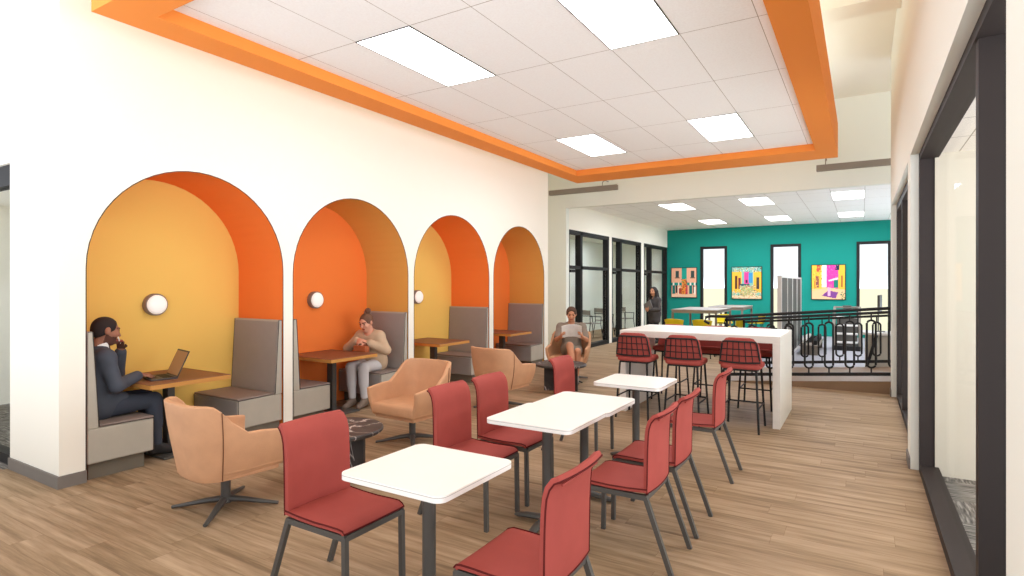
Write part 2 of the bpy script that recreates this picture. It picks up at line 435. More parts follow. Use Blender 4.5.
# header wall, upper ceiling, beam
b = MB(); b.box(-7.2, 3.2, YH, YH+.16, 3.425, ZC); b.box(-7.2, -5.9, YH, YH+.16, 0, 3.425)
struct('wall_header', b, M['wall2'])
quadbox('ceiling', -6.6, 3.2, -1.5, YH+.1, ZC, ZC+.1, M['wall'])
quadbox('beam', -4.0, XR, 7.28, 7.65, 4.70, ZC, M['wall'])
# far room
struct('wall_far_left', MB().box(-6.16, -6.0, YH+.16, 20.6, 2.965, 3.7).box(-6.16, -6.0, YH+.16, 12.43, 0, 2.965).box(-6.16, -6.0, 15.03, 15.23, 0, 2.965)
       .box(-6.16, -6.0, 17.74, 18.0, 0, 2.965), M['wall'])
quadbox('ceiling_far', -6.16, 3.2, YH+.16, 20.7, 3.58, 3.7, mat_tiles('far_tile', '#fdf9f2', .615, 1.31, -3.95-.3075, 14.45-.655, w=.004))
quadbox('wall_meeting_room_end', -8.3, -6.2, 20.6, 20.8, 0, 3.3, M['wall2'])
quadbox('wall_meeting_room', -8.3, -8.15, YH+.2, 20.6, 0, 3.3, M['wall2'])
quadbox('ceiling_meeting_room', -8.3, -6.17, YH+.2, 20.6, 3.12, 3.3, M['wall2'])
quadbox('wall_far_right', 3.0, 3.2, 9.95, 20.7, 0, ZC, M['wall2'])
WX = [(-4.83, -3.94), (-2.576, -1.675), (-.145, .75)]
b = MB(); Y0, Y1 = 20.6, 20.8
xs = [-6.2]+[v for w in WX for v in w]+[3.2]
for i in range(0, len(xs), 2): b.box(xs[i], xs[i+1], Y0, Y1, 0, 3.7)
for w in WX: b.box(w[0], w[1], Y0, Y1, 2.95, 3.7); b.box(w[0], w[1], Y0, Y1, 0, .12)
struct('wall_far', b, M['teal'])
for i, w in enumerate(WX):
    e = bpy.data.objects.new('window_%d' % (i+1), None); COL.objects.link(e); e['kind'] = 'structure'
    b = MB(); t = .085; ya, yb = Y0-.03, Y0+.09
    b.box(w[0], w[0]+t, ya, yb, .12, 2.95); b.box(w[1]-t, w[1], ya, yb, .12, 2.95); b.box(w[0]+t, w[1]-t, ya, yb, 2.95-t, 2.95); b.box(w[0]+t, w[1]-t, ya, yb, .12, .12+t)
    struct('window_frame', b, M['black'], e)
    struct('pane', MB().box(w[0]+t, w[1]-t, Y0+.03, Y0+.04, .12+t, 2.95-t), M['glass'], e)
# three glazed door units in the left wall of the far room
for i, (ya, yb) in enumerate(((12.43, 15.03), (15.23, 17.74), (18.0, 20.58))):
    e = bpy.data.objects.new('door_%d' % (i+1), None); COL.objects.link(e); e['kind'] = 'structure'
    x0, x1 = -6.15, -6.0; b = MB(); L = yb-ya; ym = ya+L*.27
    b.box(x0, x1, ya, ya+.07, 0, 2.965); b.box(x0, x1, yb-.1, yb, 0, 2.965); b.box(x0, x1, ym, ym+.12, 0, 2.965)
    b.box(x0, x1, ya, yb, 2.87, 2.965); b.box(x0, x1, ya, yb, 2.02, 2.1); b.box(x0, x1, ya, yb, 0, .1)
    struct('door_frame', b, M['black'], e)
    for (p, q) in ((ya+.07, ym), (ym+.12, yb-.1)):
        for (z0, z1) in ((.1, 2.02), (2.1, 2.87)): struct('pane', MB().box(-6.08, -6.07, p, q, z0, z1), M['glass'], e)
    b = MB().tube([(-5.97, ym-.05, .95), (-5.94, ym-.05, .95), (-5.94, ym-.05, 1.35), (-5.97, ym-.05, 1.35)], .012, n=8)
    b.box(-5.998, -5.97, ym-.07, ym-.03, .93, .97); b.box(-5.998, -5.97, ym-.07, ym-.03, 1.33, 1.37)
    struct('door_handle', b, M['black'], e)
    struct('door_closer', MB().box(-5.998, -5.95, ya+.03, ya+.28, 1.93, 2.0, .006), M['black'], e)

# suspended ceiling canopy with the orange frame
KX0, KX1, KY0, KY1 = -4.856, -.326, 2.0, 10.47       # outer
IX0, IX1, IY0, IY1 = -4.535, -.60, 2.30, 9.75        # inner
KZ = 3.66; KT = 4.2; TZ = 3.765
cn = thing('ceiling_canopy', 'suspended ceiling canopy with a wide orange border around off-white tiles', 'ceiling canopy', (-2.6, 6.2, KZ))
def loc(b, e):
    bmesh.ops.translate(b.bm, verts=b.bm.verts, vec=-e.location); return b
b = MB()
b.box(KX0, IX0, KY0, KY1, KZ, KT); b.box(IX1, KX1, KY0, KY1, KZ, KT); b.box(IX0, IX1, KY0, IY0, KZ, KT); b.box(IX0, IX1, IY1, KY1, KZ, KT)
bmesh.ops.remove_doubles(b.bm, verts=b.bm.verts, dist=1e-5)
loc(b, cn).build('orange_border', M['orange'], cn)
b = loc(MB().box(IX0, IX1, IY0, IY1, TZ, TZ+.05), cn)
tp = b.build('tile_field', mat_tiles('canopy_tile', '#fdf9f2', .615, 1.31, -3.78+2.6, 4.88-6.2, w=.0035), cn)
loc(MB().box(KX0+.005, KX1-.005, KY0+.005, KY1-.005, KT, KT+.02), cn).build('added_top_cap', M['wall'], cn)  # unseen white cap added to cut orange bounce onto the ceiling
for x in (KX0+.2, KX1-.2):
    for y in (KY0+.3, 6.2, KY1-.3): loc(MB().tube([(x, y, KT+.02), (x, y, ZC)], .008, n=8), cn).build('hanger_rod', M['track'], cn)

def ceiling_light(x0, x1, y0, y1, z, label, group, pm):
    e = thing('ceiling_light', label, 'ceiling light', ((x0+x1)/2, (y0+y1)/2, z), 0, group)
    w, l = (x1-x0)/2, (y1-y0)/2; t = .008
    MB().box(-w, w, -l, -l+t, -.006, .0).box(-w, w, l-t, l, -.006, .0).box(-w, -w+t, -l+t, l-t, -.006, 0).box(w-t, w, -l+t, l-t, -.006, 0).build('frame', M['black'], e)
    MB().box(-w+t, w-t, -l+t, l-t, -.004, 0).build('diffuser', pm, e)
g = 'light panels in the orange-bordered canopy'
ceiling_light(-3.78, -3.165, 3.57, 4.88, TZ, 'flat light panel in the canopy nearest the arched wall above the first tables', g, M['panel'])
ceiling_light(-1.935, -1.32, 3.57, 4.88, TZ, 'largest light panel, cut by the top edge of the photo', g, M['panel'])
ceiling_light(-3.78-.05, -3.165-.05, 7.50, 8.81, TZ, 'smaller canopy light panel near the far left corner of the orange border', g, M['panel'])
ceiling_light(-1.935, -1.32, 7.50, 8.81, TZ, 'smaller canopy light panel near the far right corner of the orange border', g, M['panel'])
g = 'light panels in the far room ceiling'
for i, (x, y, l) in enumerate(((-3.95, 14.45, 'front left light panel of the far room ceiling, closest to the glass doors'), (-2.1, 14.45, 'front middle light panel of the far room ceiling'),
        (-.26, 14.45, 'front right light panel of the far room ceiling by the right wall'), (-3.95, 18.45, 'rear left light panel of the far room, above the narrow teal wall window'),
        (-2.1, 18.45, 'rear middle light panel of the far room ceiling'), (-.26, 18.45, 'rear right light panel of the far room, nearest the teal wall'))):
    ceiling_light(x-.3075, x+.3075, y-.655, y+.655, 3.58, l, g, M['panel2'])

def linear_bar(x0, x1, xh, label):
    e = thing('linear_light_bar', label, 'light bar', ((x0+x1)/2, 11.75, 3.74), 0, 'taupe light bars below the header wall'); w = (x1-x0)/2
    MB().box(-w, w, -.045, .045, -.055, .055, .006).build('housing', M['track'], e)
    h = xh-(x0+x1)/2
    for q in (h,): MB().tube([(q, 0, .05), (q, .0, .12), (q, .06, .17), (q, .2, .2), (q, .352, .2)], .009, n=8).build('bracket', M['track'], e)
linear_bar(-6.15, -4.50, -4.85, 'long taupe light bar hung beside the end of the arched wall')
linear_bar(-.705, 1.1, -.56, 'long taupe light bar hung beside the right wall')

# ramp behind the bar table
sl = .0827
def rz_(x): return max(0, sl*(x+2.0))
b = MB().prism([(-2.0, 0.001), (3.0, 0.001), (3.0, sl*5.0)], 'y', 10.25, 12.05)
struct('ramp', b, M['ramp_wood'])
def railing(y, h1, h2, lab):
    e = thing('railing', lab, 'railing', (-.7, y, 0), 0, 'black ramp railings'); A, B = -2.35, 1.0
    def pt(x, dz): return (x+.7, 0, rz_(x)+dz)
    def rail(n, dz, w, hh): MB()._sq(pt(-2.0, dz), pt(B, dz), w, hh).build(n, M['black'], e)
    MB().tube([pt(A+.08, h1-.13), pt(A, h1-.09), pt(A+.02, h1-.02), pt(A+.1, h1), pt(-2.0, h1), pt(B, h1)], .024, n=8).build('top_rail', M['black'], e)
    rail('middle_rail', h2, .035, .04); rail('bottom_rail', .10, .035, .05)
    n = 11
    for i in range(n):
        x = -1.86+.283*i+(0 if y < 11 else .1); z0, z1, r = .20, h2-.11, .058
        pts = []
        for k in range(13): a = PI*k/12; pts.append((x+.7+r*math.cos(a), 0, rz_(x)+z1-r+r*math.sin(a)))
        for k in range(13): a = PI+PI*k/12; pts.append((x+.7+r*math.cos(a), 0, rz_(x)+z0+r+r*math.sin(a)))
        b = MB().tube(pts, .0155, n=8, closed=True)
        b.tube([pt(x, .10), pt(x, z0)], .011, n=8); b.tube([pt(x, z1), pt(x, h2)], .011, n=8)
        b.build('baluster', M['black'], e, True)
    for x in (-1.98, .98): MB()._sq(pt(x, 0), pt(x, h1-.01), .035, .035).build('post', M['black'], e)
railing(10.33, 1.09, 1.03, 'black metal railing with oval loops along the near edge of the ramp')
railing(12.0, .96, .90, 'black metal railing with oval loops along the far edge of the ramp')
# ------------------------------------------------------------------ cafe chairs (face +x)
def rc_rows(prof, hw, ny=9, bow=0., corner=None):
    P = []
    for k, (x, z) in enumerate(prof):
        w = hw-(corner(k) if corner else 0)
        P.append([(x-bow*(1-(2*j/(ny-1)-1)**2), w*(2*j/(ny-1)-1), z) for j in range(ny)])
    return P
def border(P):
    nu, nv = len(P), len(P[0])
    return [P[i][0] for i in range(nu)]+[P[-1][j] for j in range(1, nv)]+[P[i][-1] for i in range(nu-2, -1, -1)]+[P[0][j] for j in range(nv-2, 0, -1)]
def make_cafe_chair(label, loc_, rz, group):
    t = thing('cafe_chair', label, 'chair', loc_, rz, group)
    prof = [(-.246, .476), (-.12, .468), (0, .465), (.1, .468), (.17, .468), (.2, .46), (.212, .446)]
    prof = [(x*.95, z-.008) for x, z in prof]; P = rc_rows(prof, .218, 9, 0, lambda k: .006 if k > 4 else 0)
    P = [[(x, y, z-.003*(1-(y/.218)**2)) for x, y, z in r] for r in P]
    s = MB().grid(P, .02); bmesh.ops.bevel(s.bm, geom=[e for e in s.bm.edges if e.calc_face_angle(0) > 1.], offset=.003, segments=2, profile=.5, affect='EDGES')
    so = s.build('seat', M['chair_red'], t, True)
    MB().tube([(x, y, z) for x, y, z in border(P)], .0042, n=6, closed=True).build('piping', M['chair_redd'], so)
    prof = [(-.236, .462), (-.237, .52), (-.238, .61), (-.240, .71), (-.244, .80), (-.249, .845), (-.260, .882), (-.280, .910), (-.304, .921)]
    prof = [(x, .445+(z-.462)*.97) for x, z in prof]
    cor = lambda k: {8: .010, 7: .004, 6: .001}.get(k, 0)
    P = rc_rows(prof, .216, 11, .018, cor)
    s = MB().grid(P, .024); bmesh.ops.bevel(s.bm, geom=[e for e in s.bm.edges if e.calc_face_angle(0) > 1.], offset=.003, segments=2, profile=.5, affect='EDGES')
    bo = s.build('backrest', M['chair_red'], t, True)
    MB().tube(border(P), .0042, n=5, closed=True).build('piping', M['chair_redd'], bo)
    MB().tube([(-.292, -.17, .866), (-.300, -.08, .869), (-.303, .08, .869), (-.292, .17, .866)], .006, n=6).build('rolled_fold', M['chair_red'], bo, True)
    f = MB(); z = .415; a = .2
    f._sq((-.232, -a, z), (.2, -a, z), .024, .03); f._sq((-.232, a, z), (.2, a, z), .024, .03); f._sq((-.222, -a, z), (-.222, a, z), .024, .03); f._sq((.195, -a, z), (.195, a, z), .024, .03)
    f.build('seat_frame', M['grey_metal'], t)
    for y in (-a, a):
        MB()._sq((.194, y, .42), (.2, y, 0), .026, .026).build('leg', M['grey_metal'], t)
        MB()._sq((-.222, y, .42), (-.375, y*1.02, 0), .026, .026).build('leg', M['grey_metal'], t)
    return t
g = 'red cafe chairs around the white tables'
XL, XRt = -2.335, -1.29
c0 = make_cafe_chair('red cafe chair left of the front white table, nearest the tan swivel chair', (XL, 2.155, 0), 0, g)
dup(c0, (XL, 3.375, 0), 0, 'red cafe chair on the left of the joined white tables, nearer the front', g)
dup(c0, (XL+.01, 3.90, 0), 0, 'red cafe chair on the left of the joined white tables, second from the front', g)
dup(c0, (XL, 5.23, 0), 0, 'red cafe chair by the farthest small white table, in front of the man reading', g)
dup(c0, (XRt, 2.18, 0), PI, 'red cafe chair cut by the bottom edge of the photo, right of the front table', g)
dup(c0, (XRt, 3.43, 0), PI, 'red cafe chair on the right of the joined white tables, nearer the front', g)
dup(c0, (XRt, 4.01, 0), PI, 'red cafe chair right of the joined white tables, second from the front', g)
dup(c0, (XRt, 5.2, 0), PI, 'red cafe chair on the right of the farthest small white table, facing left', g)

# ------------------------------------------------------------------ cafe tables
def rounded(w, l, r, n=6):
    pts = []
    for cx, cy, a0 in ((w-r, l-r, 0), (-w+r, l-r, PI/2), (-w+r, -l+r, PI), (w-r, -l+r, 1.5*PI)):
        for k in range(n+1): a = a0+PI/2*k/n; pts.append((cx+r*math.cos(a), cy+r*math.sin(a)))
    return pts
def make_table(label, loc_, group):
    t = thing('cafe_table', label, 'table', loc_, 0, group)
    P = rounded(.315, .305, .05)
    MB().prism(P, 'z', .71, .742, bev=.002).build('tabletop', M['white_lam'], t)
    MB().tube([(x, y, .7335) for x, y in rounded(.3146, .3046, .05)], .0018, n=6, closed=True).build('edge_band', M['edge_band'], t)
    b = MB(); b.lathe([(.034, .03), (.034, .705), (.12, .705), (.12, .71)], 24); b.build('column', M['grey_metal'], t, True)
    b = MB().lathe([(0, .055), (.045, .055), (.055, .03), (.055, 0.012), (0, .012)], 24)
    b.build('hub', M['grey_metal'], t, True)
    for k in range(4):
        a = k*PI/2; d = Vector((math.cos(a), math.sin(a), 0))
        b = MB().tube([d*.03+Vector((0, 0, .035)), d*.16+Vector((0, 0, .028)), d*.22+Vector((0, 0, .018)), d*.25+Vector((0, 0, .016))], .02, n=10, sx=1.7, rads=[.022, .019, .0155, .011])
        b.build('base_leg', M['grey_metal'], t, True)
    return t
g = 'small square white cafe tables'
t0 = make_table('square white cafe table nearest the camera, standing alone', (-1.84, 2.225, 0), g)
dup(t0, (-1.84, 3.48, .012), 0, 'nearer of the two joined white cafe tables', g)
dup(t0, (-1.84, 4.093, 0), 0, 'farther of the two joined white cafe tables, slightly lower', g)
dup(t0, (-1.82, 5.23, 0), 0, 'square white cafe table farthest back, in front of the bar stools', g)

# ------------------------------------------------------------------ lounge chairs (face +y)
def make_lounge(label, loc_, rz, group):
    t = thing('swivel_lounge_chair', label, 'armchair', loc_, rz, group)
    path = []
    W, D = .345, .325
    path += [(W, .31), (W, .2), (W, .1), (W*.995, .0)]
    for k in range(1, 18):
        a = PI*k/18; e = .62
        path.append((W*math.copysign(abs(math.cos(a))**e, math.cos(a)), -D*abs(math.sin(a))**e))
    path += [(-x, y) for x, y in path[3::-1]]
    n = len(path)
    def sm(a, b, x):
        u = min(1, max(0, (x-a)/(b-a))); return u*u*(3-2*u)
    P = []
    for i, (x, y) in enumerate(path):
        q = sm(.04, -.27, y) if True else 0
        top = .575+.03*sm(.35, .05, y)+.215*sm(-.0, -.24, y)
        lo = .30-.015*sm(.3, -.2, y)+.0
        row = []
        for j in range(9):
            v = j/8; s = .80+.20*math.sin(min(1, v*1.25)*PI/2)+.03*v
            s2 = .88+.12*math.sin(min(1, v*1.25)*PI/2)+(.04+.09*q)*v*v
            yy = y*(s2 if y < 0 else 1.0-.06*(1-v))
            row.append((x*s, yy, lo+(top-lo)*v+(.0 if v else .0)))
        P.append(row)
    b = MB().grid(P, -.042)
    bmesh.ops.bevel(b.bm, geom=[e for e in b.bm.edges if e.calc_face_angle(0) > 1.0], offset=.012, segments=3, profile=.5, affect='EDGES')
    sh = b.build('shell', M['leather'], t, True, ang=50)
    for i in (5, n-6):
        MB().tube([Vector(p)*1.0+Vector((.004*(1 if p[0] > 0 else -1), -.003, 0)) for p in P[i]], .003, n=6).build('seam', M['leatherd'], sh)
    inner = [(x*.80, y*.86+.0) for x, y in path]
    inner = [(x, min(y, .285)) for x, y in inner]
    MB().prism(inner, 'z', .275, .33, bev=.012).build('seat_pan', M['leather'], t, True)
    inn = [(x*.86, (y*.84 if y < 0 else y*.98)) for x, y in path]
    MB().prism(inn, 'z', .31, .43, bev=.028).build('seat_cushion', M['leather'], t, True, ang=60)
    MB().lathe([(.034, .05), (.034, .26), (.12, .262), (.12, .276)], 24).build('column', M['grey_metal'], t, True)
    MB().lathe([(0, .085), (.03, .085), (.045, .06), (.045, .035), (0, .035)], 20).build('hub', M['grey_metal'], t, True)
    for k in range(4):
        a = PI/4+k*PI/2-rz*0; d = Vector((math.cos(a), math.sin(a), 0))
        b = MB().tube([d*.02+Vector((0, 0, .062)), d*.14+Vector((0, 0, .05)), d*.3+Vector((0, 0, .024)), d*.375+Vector((0, 0, .014))], .02, n=10, sx=1.25, rads=[.024, .020, .014, .011])
        b.build('base_leg', M['grey_metal'], t, True)
    return t
g = 'tan leather swivel lounge chairs'
l0 = make_lounge('tan leather swivel chair with its back to the camera, left of the front red chair', (-4.03, 2.53, 0), -.12, g)
dup(l0, (-4.03, 4.60, 0), PI-.05, 'tan leather swivel chair turned towards the camera beside the seated woman\'s alcove', g)
dup(l0, (-4.13, 6.5, 0), -.08, 'tan leather swivel chair seen from behind in front of the third and fourth alcoves', g)
dup(l0, (-4.29, 8.93, 0), PI+.25, 'tan leather swivel chair in which the man sits reading', g)
def marble_table(label, x, y, rz):
    t = thing('marble_side_table', label, 'side table', (x, y, 0), rz, 'round dark marble side tables')
    MB().lathe([(0, .42), (.385, .42), (.395, .412), (.395, .395), (.385, .385), (0, .385)], 48).build('tabletop', M['marble'], t, True, ang=30)
    MB().box(-.26, .26, -.018, .018, 0, .385, .003).build('leg_panel', M['marble'], t)
    MB().box(-.018, .018, .018, .26, 0, .385, .003).build('leg_panel', M['marble'], t)
    MB().box(-.018, .018, -.26, -.018, 0, .385, .003).build('leg_panel', M['marble'], t)
marble_table('round dark marble side table between the two front tan swivel chairs', -3.85, 3.42, .35)
marble_table('round dark marble side table in front of the man reading', -3.98, 7.98, .35)

# ------------------------------------------------------------------ bar table and stools
e = thing('bar_table', 'long pale stone bar table with thick slab ends behind the red stools', 'bar table', (-1.745, 7.75, 0))
MB().box(-.955, .955, -.62, .62, .97, 1.05, .003).build('tabletop', M['quartz'], e)
MB().box(.875, .955, -.62, .62, 0, .97, .003).build('end_panel', M['quartz'], e)
MB().box(-.955, -.875, -.62, .62, 0, .97, .003).build('end_panel', M['quartz'], e)
def make_stool(label, loc_, rz, group):
    t = thing('bar_stool', label, 'bar stool', loc_, rz, group)
    def back(u, v, off=0.):      # u -1..1, v 0..1
        w = .238-.045*v
        return (u*w*(1-.10*max(0, v-.8)/.2*abs(u)**4), -.195-.05*v-off+.035*u*u, .735+.315*v-(.03*u**6 if v > .8 else 0)*(v-.8)/.2)
    def sup(u): return u
    P = [[back(-1+2*i/10, j/8) for j in range(9)] for i in range(11)]
    b = MB().grid(P, .038)
    bmesh.ops.bevel(b.bm, geom=[q for q in b.bm.edges if q.calc_face_angle(0) > 1.0], offset=.014, segments=3, profile=.5, affect='EDGES')
    bo = b.build('backrest', M['chair_red'], t, True, ang=60)
    cage = MB(); o = .016
    lo, hi = .15, .88; ring = []
    for k in range(9): ring.append(back(-.9+1.8*k/8, hi, o))
    for k in range(1, 9): ring.append(back(.9+.02*k/8, hi-(hi-lo)*k/8, o))
    for k in range(1, 9): ring.append(back(.92-1.84*k/8, lo-.03*math.sin(PI*k/8), o))
    for k in range(1, 8): ring.append(back(-.92+.02*k/8, lo+(hi-lo)*k/8, o))
    cage.tube(ring, .0095, n=8, closed=True)
    for u in (-.6, -.3, 0, .3, .6): cage.tube([back(u, lo+(hi-lo)*k/5, o) for k in range(6)], .0055, n=6)
    for v in (.37, .6): cage.tube([back(-.91+1.82*k/8, v, o) for k in range(9)], .0055, n=6)
    cage.build('wire_cage', M['black'], t, True)
    b = MB().prism(rounded(.215, .205, .07), 'z', .70, .76, bev=.018); b.build('seat', M['chair_red'], t, True, ang=60)
    b = MB()
    for (x, y) in ((-.17, -.17), (.17, -.17), (.17, .17), (-.17, .17)): pass
    b._sq((-.17, -.18, .69), (.17, -.18, .69), .02, .02); b._sq((-.17, .18, .69), (.17, .18, .69), .02, .02); b._sq((-.17, -.17, .69), (-.17, .17, .69), .02, .02); b._sq((.17, -.17, .69), (.17, .17, .69), .02, .02)
    b.build('seat_frame', M['black'], t)
    def lp(sx, sy, z): f = 1-z/.69; return (sx*(.17+.035*f), sy*(.18+.06*f), z)
    for sx in (-1, 1):
        for sy in (-1, 1):
            MB().tube([lp(sx, sy, .69), lp(sx, sy, .004)], .0125, n=8).build('leg', M['black'], t, True)
    z = .27
    MB().tube([lp(-1, -1, z), lp(-1, 1, z), lp(1, 1, z), lp(1, -1, z)], .0095, n=8).build('footrest', M['black'], t, True)
    return t
g = 'red bar stools at the stone bar table'
s0 = make_stool('leftmost of the three near red bar stools with wire cage backs', (-2.40, 6.98, 0), 0, g)
dup(s0, (-1.80, 6.98, 0), 0, 'middle of the three near red bar stools with wire cage backs', g)
dup(s0, (-1.165, 6.98, 0), 0, 'near red bar stool with wire cage back beside the right end of the bar table', g)
dup(s0, (-2.37, 8.30, 0), PI, 'red bar stool across the bar table, leftmost of the far row', g)
dup(s0, (-1.80, 8.30, 0), PI, 'red bar stool across the bar table, in the middle of the far row', g)
dup(s0, (-1.2, 8.30, 0), PI, 'red bar stool across the bar table, rightmost of the far row', g)

# ------------------------------------------------------------------ alcove booths
def make_bench(label, loc_, rz, group):
    t = thing('booth_bench', label, 'bench', loc_, rz, group)    # back against y=0, faces +y
    X = .405
    MB().box(-X+.02, X-.04, .02, .46, 0, .135).build('toe_kick', M['booth_toe'], t)
    bd = MB().box(-X, X, .0, .525, .135, .43, .012).build('seat_box', M['booth_side'], t)
    MB().box(-X+.012, X-.012, .5255, .532, .145, .42, .003).build('front_panel', M['booth_shaded'], bd)  # thin face that carries the painted alcove shade
    MB().box(-X+.004, X-.004, .09, .530, .43, .452, .01).build('seat_cushion', M['booth_top'], t)
    bk = MB().prism([(0, .43), (.085, .43), (.038, 1.25), (0, 1.25)], 'x', -X, X, bev=.008).build('backrest', M['booth_side'], t)
    MB().prism([(.0845, .452), (.091, .455), (.046, 1.23), (.0405, 1.23)], 'x', -X+.012, X-.012).build('back_panel', M['booth_shaded'], bk)
    for x in (-X, X):
        MB().tube([(x, .525, .14), (x, .525, .43), (x, .085, .445), (x, .039, 1.246), (x, .004, 1.246)], .004, n=5).build('piping', M['pipe_edge_line'], t)
    return t
g = 'grey brown booth benches in the arched alcoves'
XC = -5.925
b0 = make_bench('booth bench on which the man in the suit sits', (XC, ARCH[0][0]+.012, 0), 0, g)
lab = ['empty booth bench across the table from the man in the suit', 'booth bench on which the woman in the beige sweater sits',
       'empty booth bench in the third alcove with its tall back against orange', 'empty booth bench in the last alcove beside the wall\'s end']
for i in range(4): dup(b0, (XC, ARCH[i][1]-.012, 0), PI, lab[i], g)
dup(b0, (XC, ARCH[1][0]+.012, 0), 0, 'empty booth bench on the left of the woman\'s table, half hidden by a pier', g)
def make_btable(label, loc_, group):
    t = thing('booth_table', label, 'table', loc_, 0, group)
    tp = MB().box(-.445, .43, -.385, .385, .695, .735, .002).build('tabletop', M['btable_edge'], t)
    MB().box(-.443, .428, -.383, .383, .735, .74).build('veneer', M['btable'], tp)
    MB().box(-.05, .05, -.035, .035, .02, .695, .004).build('column', M['grey_metal'], t)
    MB().box(-.3, .3, -.2, .2, 0, .02, .006).build('base_plate', M['grey_metal'], t)
    return t
g = 'wooden booth tables in the alcoves'
yc = [(a[0]+a[1])/2 for a in ARCH]
q0 = make_btable('wooden booth table under the open laptop', (-5.87, yc[0]-.1, 0), g)
dup(q0, (-5.87, yc[1]-.1, 0), 0, 'wooden booth table in front of the woman in the beige sweater', g)
dup(q0, (-5.87, yc[2]-.1, 0), 0, 'empty wooden booth table in the third alcove', g)
dup(q0, (-5.87, yc[3]-.1, 0), 0, 'empty wooden booth table in the last alcove', g)
def make_sconce(label, y, group):
    t = thing('wall_sconce', label, 'wall light', (XB, y, 1.435), 0, group)
    R = Matrix.Rotation(PI/2, 4, 'Y')
    MB().lathe([(0, 0), (.114, 0), (.114, .06), (.108, .068), (.101, .068), (.101, .055), (0, .055)], 40, mt=R).build('rim', M['rim'], t, True)
    MB().lathe([(.1, .056), (.1, .07), (.085, .088), (.05, .1), (0, .103)], 40, mt=R).build('lens', M['lens'], t, True)
    return t
g = 'round wall lights in the alcoves'
k0 = make_sconce('round wall light on the yellow back wall above the laptop', 3.18, g)
dup(k0, (XB, 5.24, 1.435), 0, 'round wall light on the orange back wall behind the woman', g)
dup(k0, (XB, 7.32, 1.435), 0, 'round wall light in the third alcove, half hidden by the pier', g)
# laptop
t = thing('laptop', 'open dark grey laptop on the booth table by the man in the suit', 'laptop', (-5.80, 2.96, .74), -.2)
MB().box(-.165, .165, -.115, .115, 0, .016, .004).build('keyboard_base', M['laptop'], t)
Rm = Matrix.Translation((0, .112, .012)) @ Matrix.Rotation(-.42, 4, 'X')
sc = MB().box(-.165, .165, -.004, .004, 0, .265, .003, mt=Rm).build('lid', M['laptop'], t)
MB().box(-.15, .15, -.0055, -.0042, .015, .25, mt=Rm).build('screen', M['screen'], sc)
MB().box(-.14, .14, -.0, .09, .0163, .0172).box(-.045, .045, -.1, -.02, .0163, .0172).build('keys', M['black'], t)

# ------------------------------------------------------------------ far room
def painting(label, x0, x1, z0, z1, fn):
    n, m = 60, 62
    A = [[None]*n for _ in range(m)]
    def rect(a, b_, c, d, h):       # x0,x1,y0,y1 in 0..1, y up
        for j in range(m):
            for i in range(n):
                if a <= (i+.5)/n < b_ and c <= (j+.5)/m < d: A[j][i] = h
    def poly(pts, h):
        for j in range(m):
            for i in range(n):
                x, y = (i+.5)/n, (j+.5)/m; ins = False
                for (xa, ya), (xb, yb) in zip(pts, pts[1:]+pts[:1]):
                    if (ya > y) != (yb > y) and x < (xb-xa)*(y-ya)/(yb-ya)+xa: ins = not ins
                if ins: A[j][i] = h
    def dots(a, b_, c, d, cols, k, rnd):
        for _ in range(k):
            i = int((a+(b_-a)*rnd.random())*n); j = int((c+(d-c)*rnd.random())*m)
            for di, dj in ((0, 0), (1, 0), (0, 1), (1, 1)):
                if i+di < n and j+dj < m: A[j+dj][i+di] = rnd.choice(cols)
    fn(rect, poly, dots, random.Random(len(label)))
    w, h = (x1-x0), (z1-z0)
    t = thing('painting', label, 'painting', ((x0+x1)/2, 20.6, (z0+z1)/2), 0, 'square paintings on the teal wall')
    MB().box(-w/2, w/2, -.045, 0, -h/2, h/2, .004).build('frame', M['black'], t)
    w -= .04; h -= .04
    bm = bmesh.new(); V = [[bm.verts.new((-w/2+w*i/n, -.047, -h/2+h*j/m)) for i in range(n+1)] for j in range(m+1)]
    for j in range(m):
        for i in range(n): bm.faces.new((V[j][i], V[j][i+1], V[j+1][i+1], V[j+1][i]))
    me = bpy.data.meshes.new('canvas'); bm.to_mesh(me); bm.free()
    at = me.color_attributes.new('paint', 'FLOAT_COLOR', 'CORNER')
    vals = []
    for j in range(m):
        for i in range(n): vals += list(lin(A[j][i] or '#d8c8a8'))*4
    at.data.foreach_set('color', vals)
    me.materials.append(M['art']); o = bpy.data.objects.new('canvas', me); COL.objects.link(o); o.parent = t
def art_a(rect, poly, dots, r):
    rect(0, 1, 0, 1, '#efb28f'); rect(.42, .62, .5, 1, '#23a08c'); poly([(.40, .0), (.62, .0), (.60, .62), (.44, .62)], '#ef8b3a')
    poly([(.56, .05), (.66, .05), (.64, .55), (.56, .5)], '#cf3f4e'); rect(0, .42, .4, .5, '#2a8f80'); rect(.64, 1, .4, .5, '#2a8f80')
    for x in (.05, .26, .74, .9): rect(x, x+.06, .4, .5, '#f4ead8')
    for x in (.16, .78): rect(x, x+.14, .68, .9, '#3c4a46'); rect(x-.03, x+.17, .64, .68, '#8c5b45')
    for x in (.03, .72): rect(x, x+.12, .12, .4, '#1f6f66'); rect(x+.14, x+.2, .15, .4, '#2e2c2c')
    rect(.26, .34, .1, .36, '#f2e6d2'); rect(.9, .97, .1, .36, '#f2e6d2'); rect(0, 1, 0, .1, '#f0c5a2'); rect(.3, .42, .12, .3, '#b8432f')
    dots(.4, .6, .1, .6, ['#f6c64e', '#c8352f', '#7a8f3a', '#5c2f2a'], 50, r)
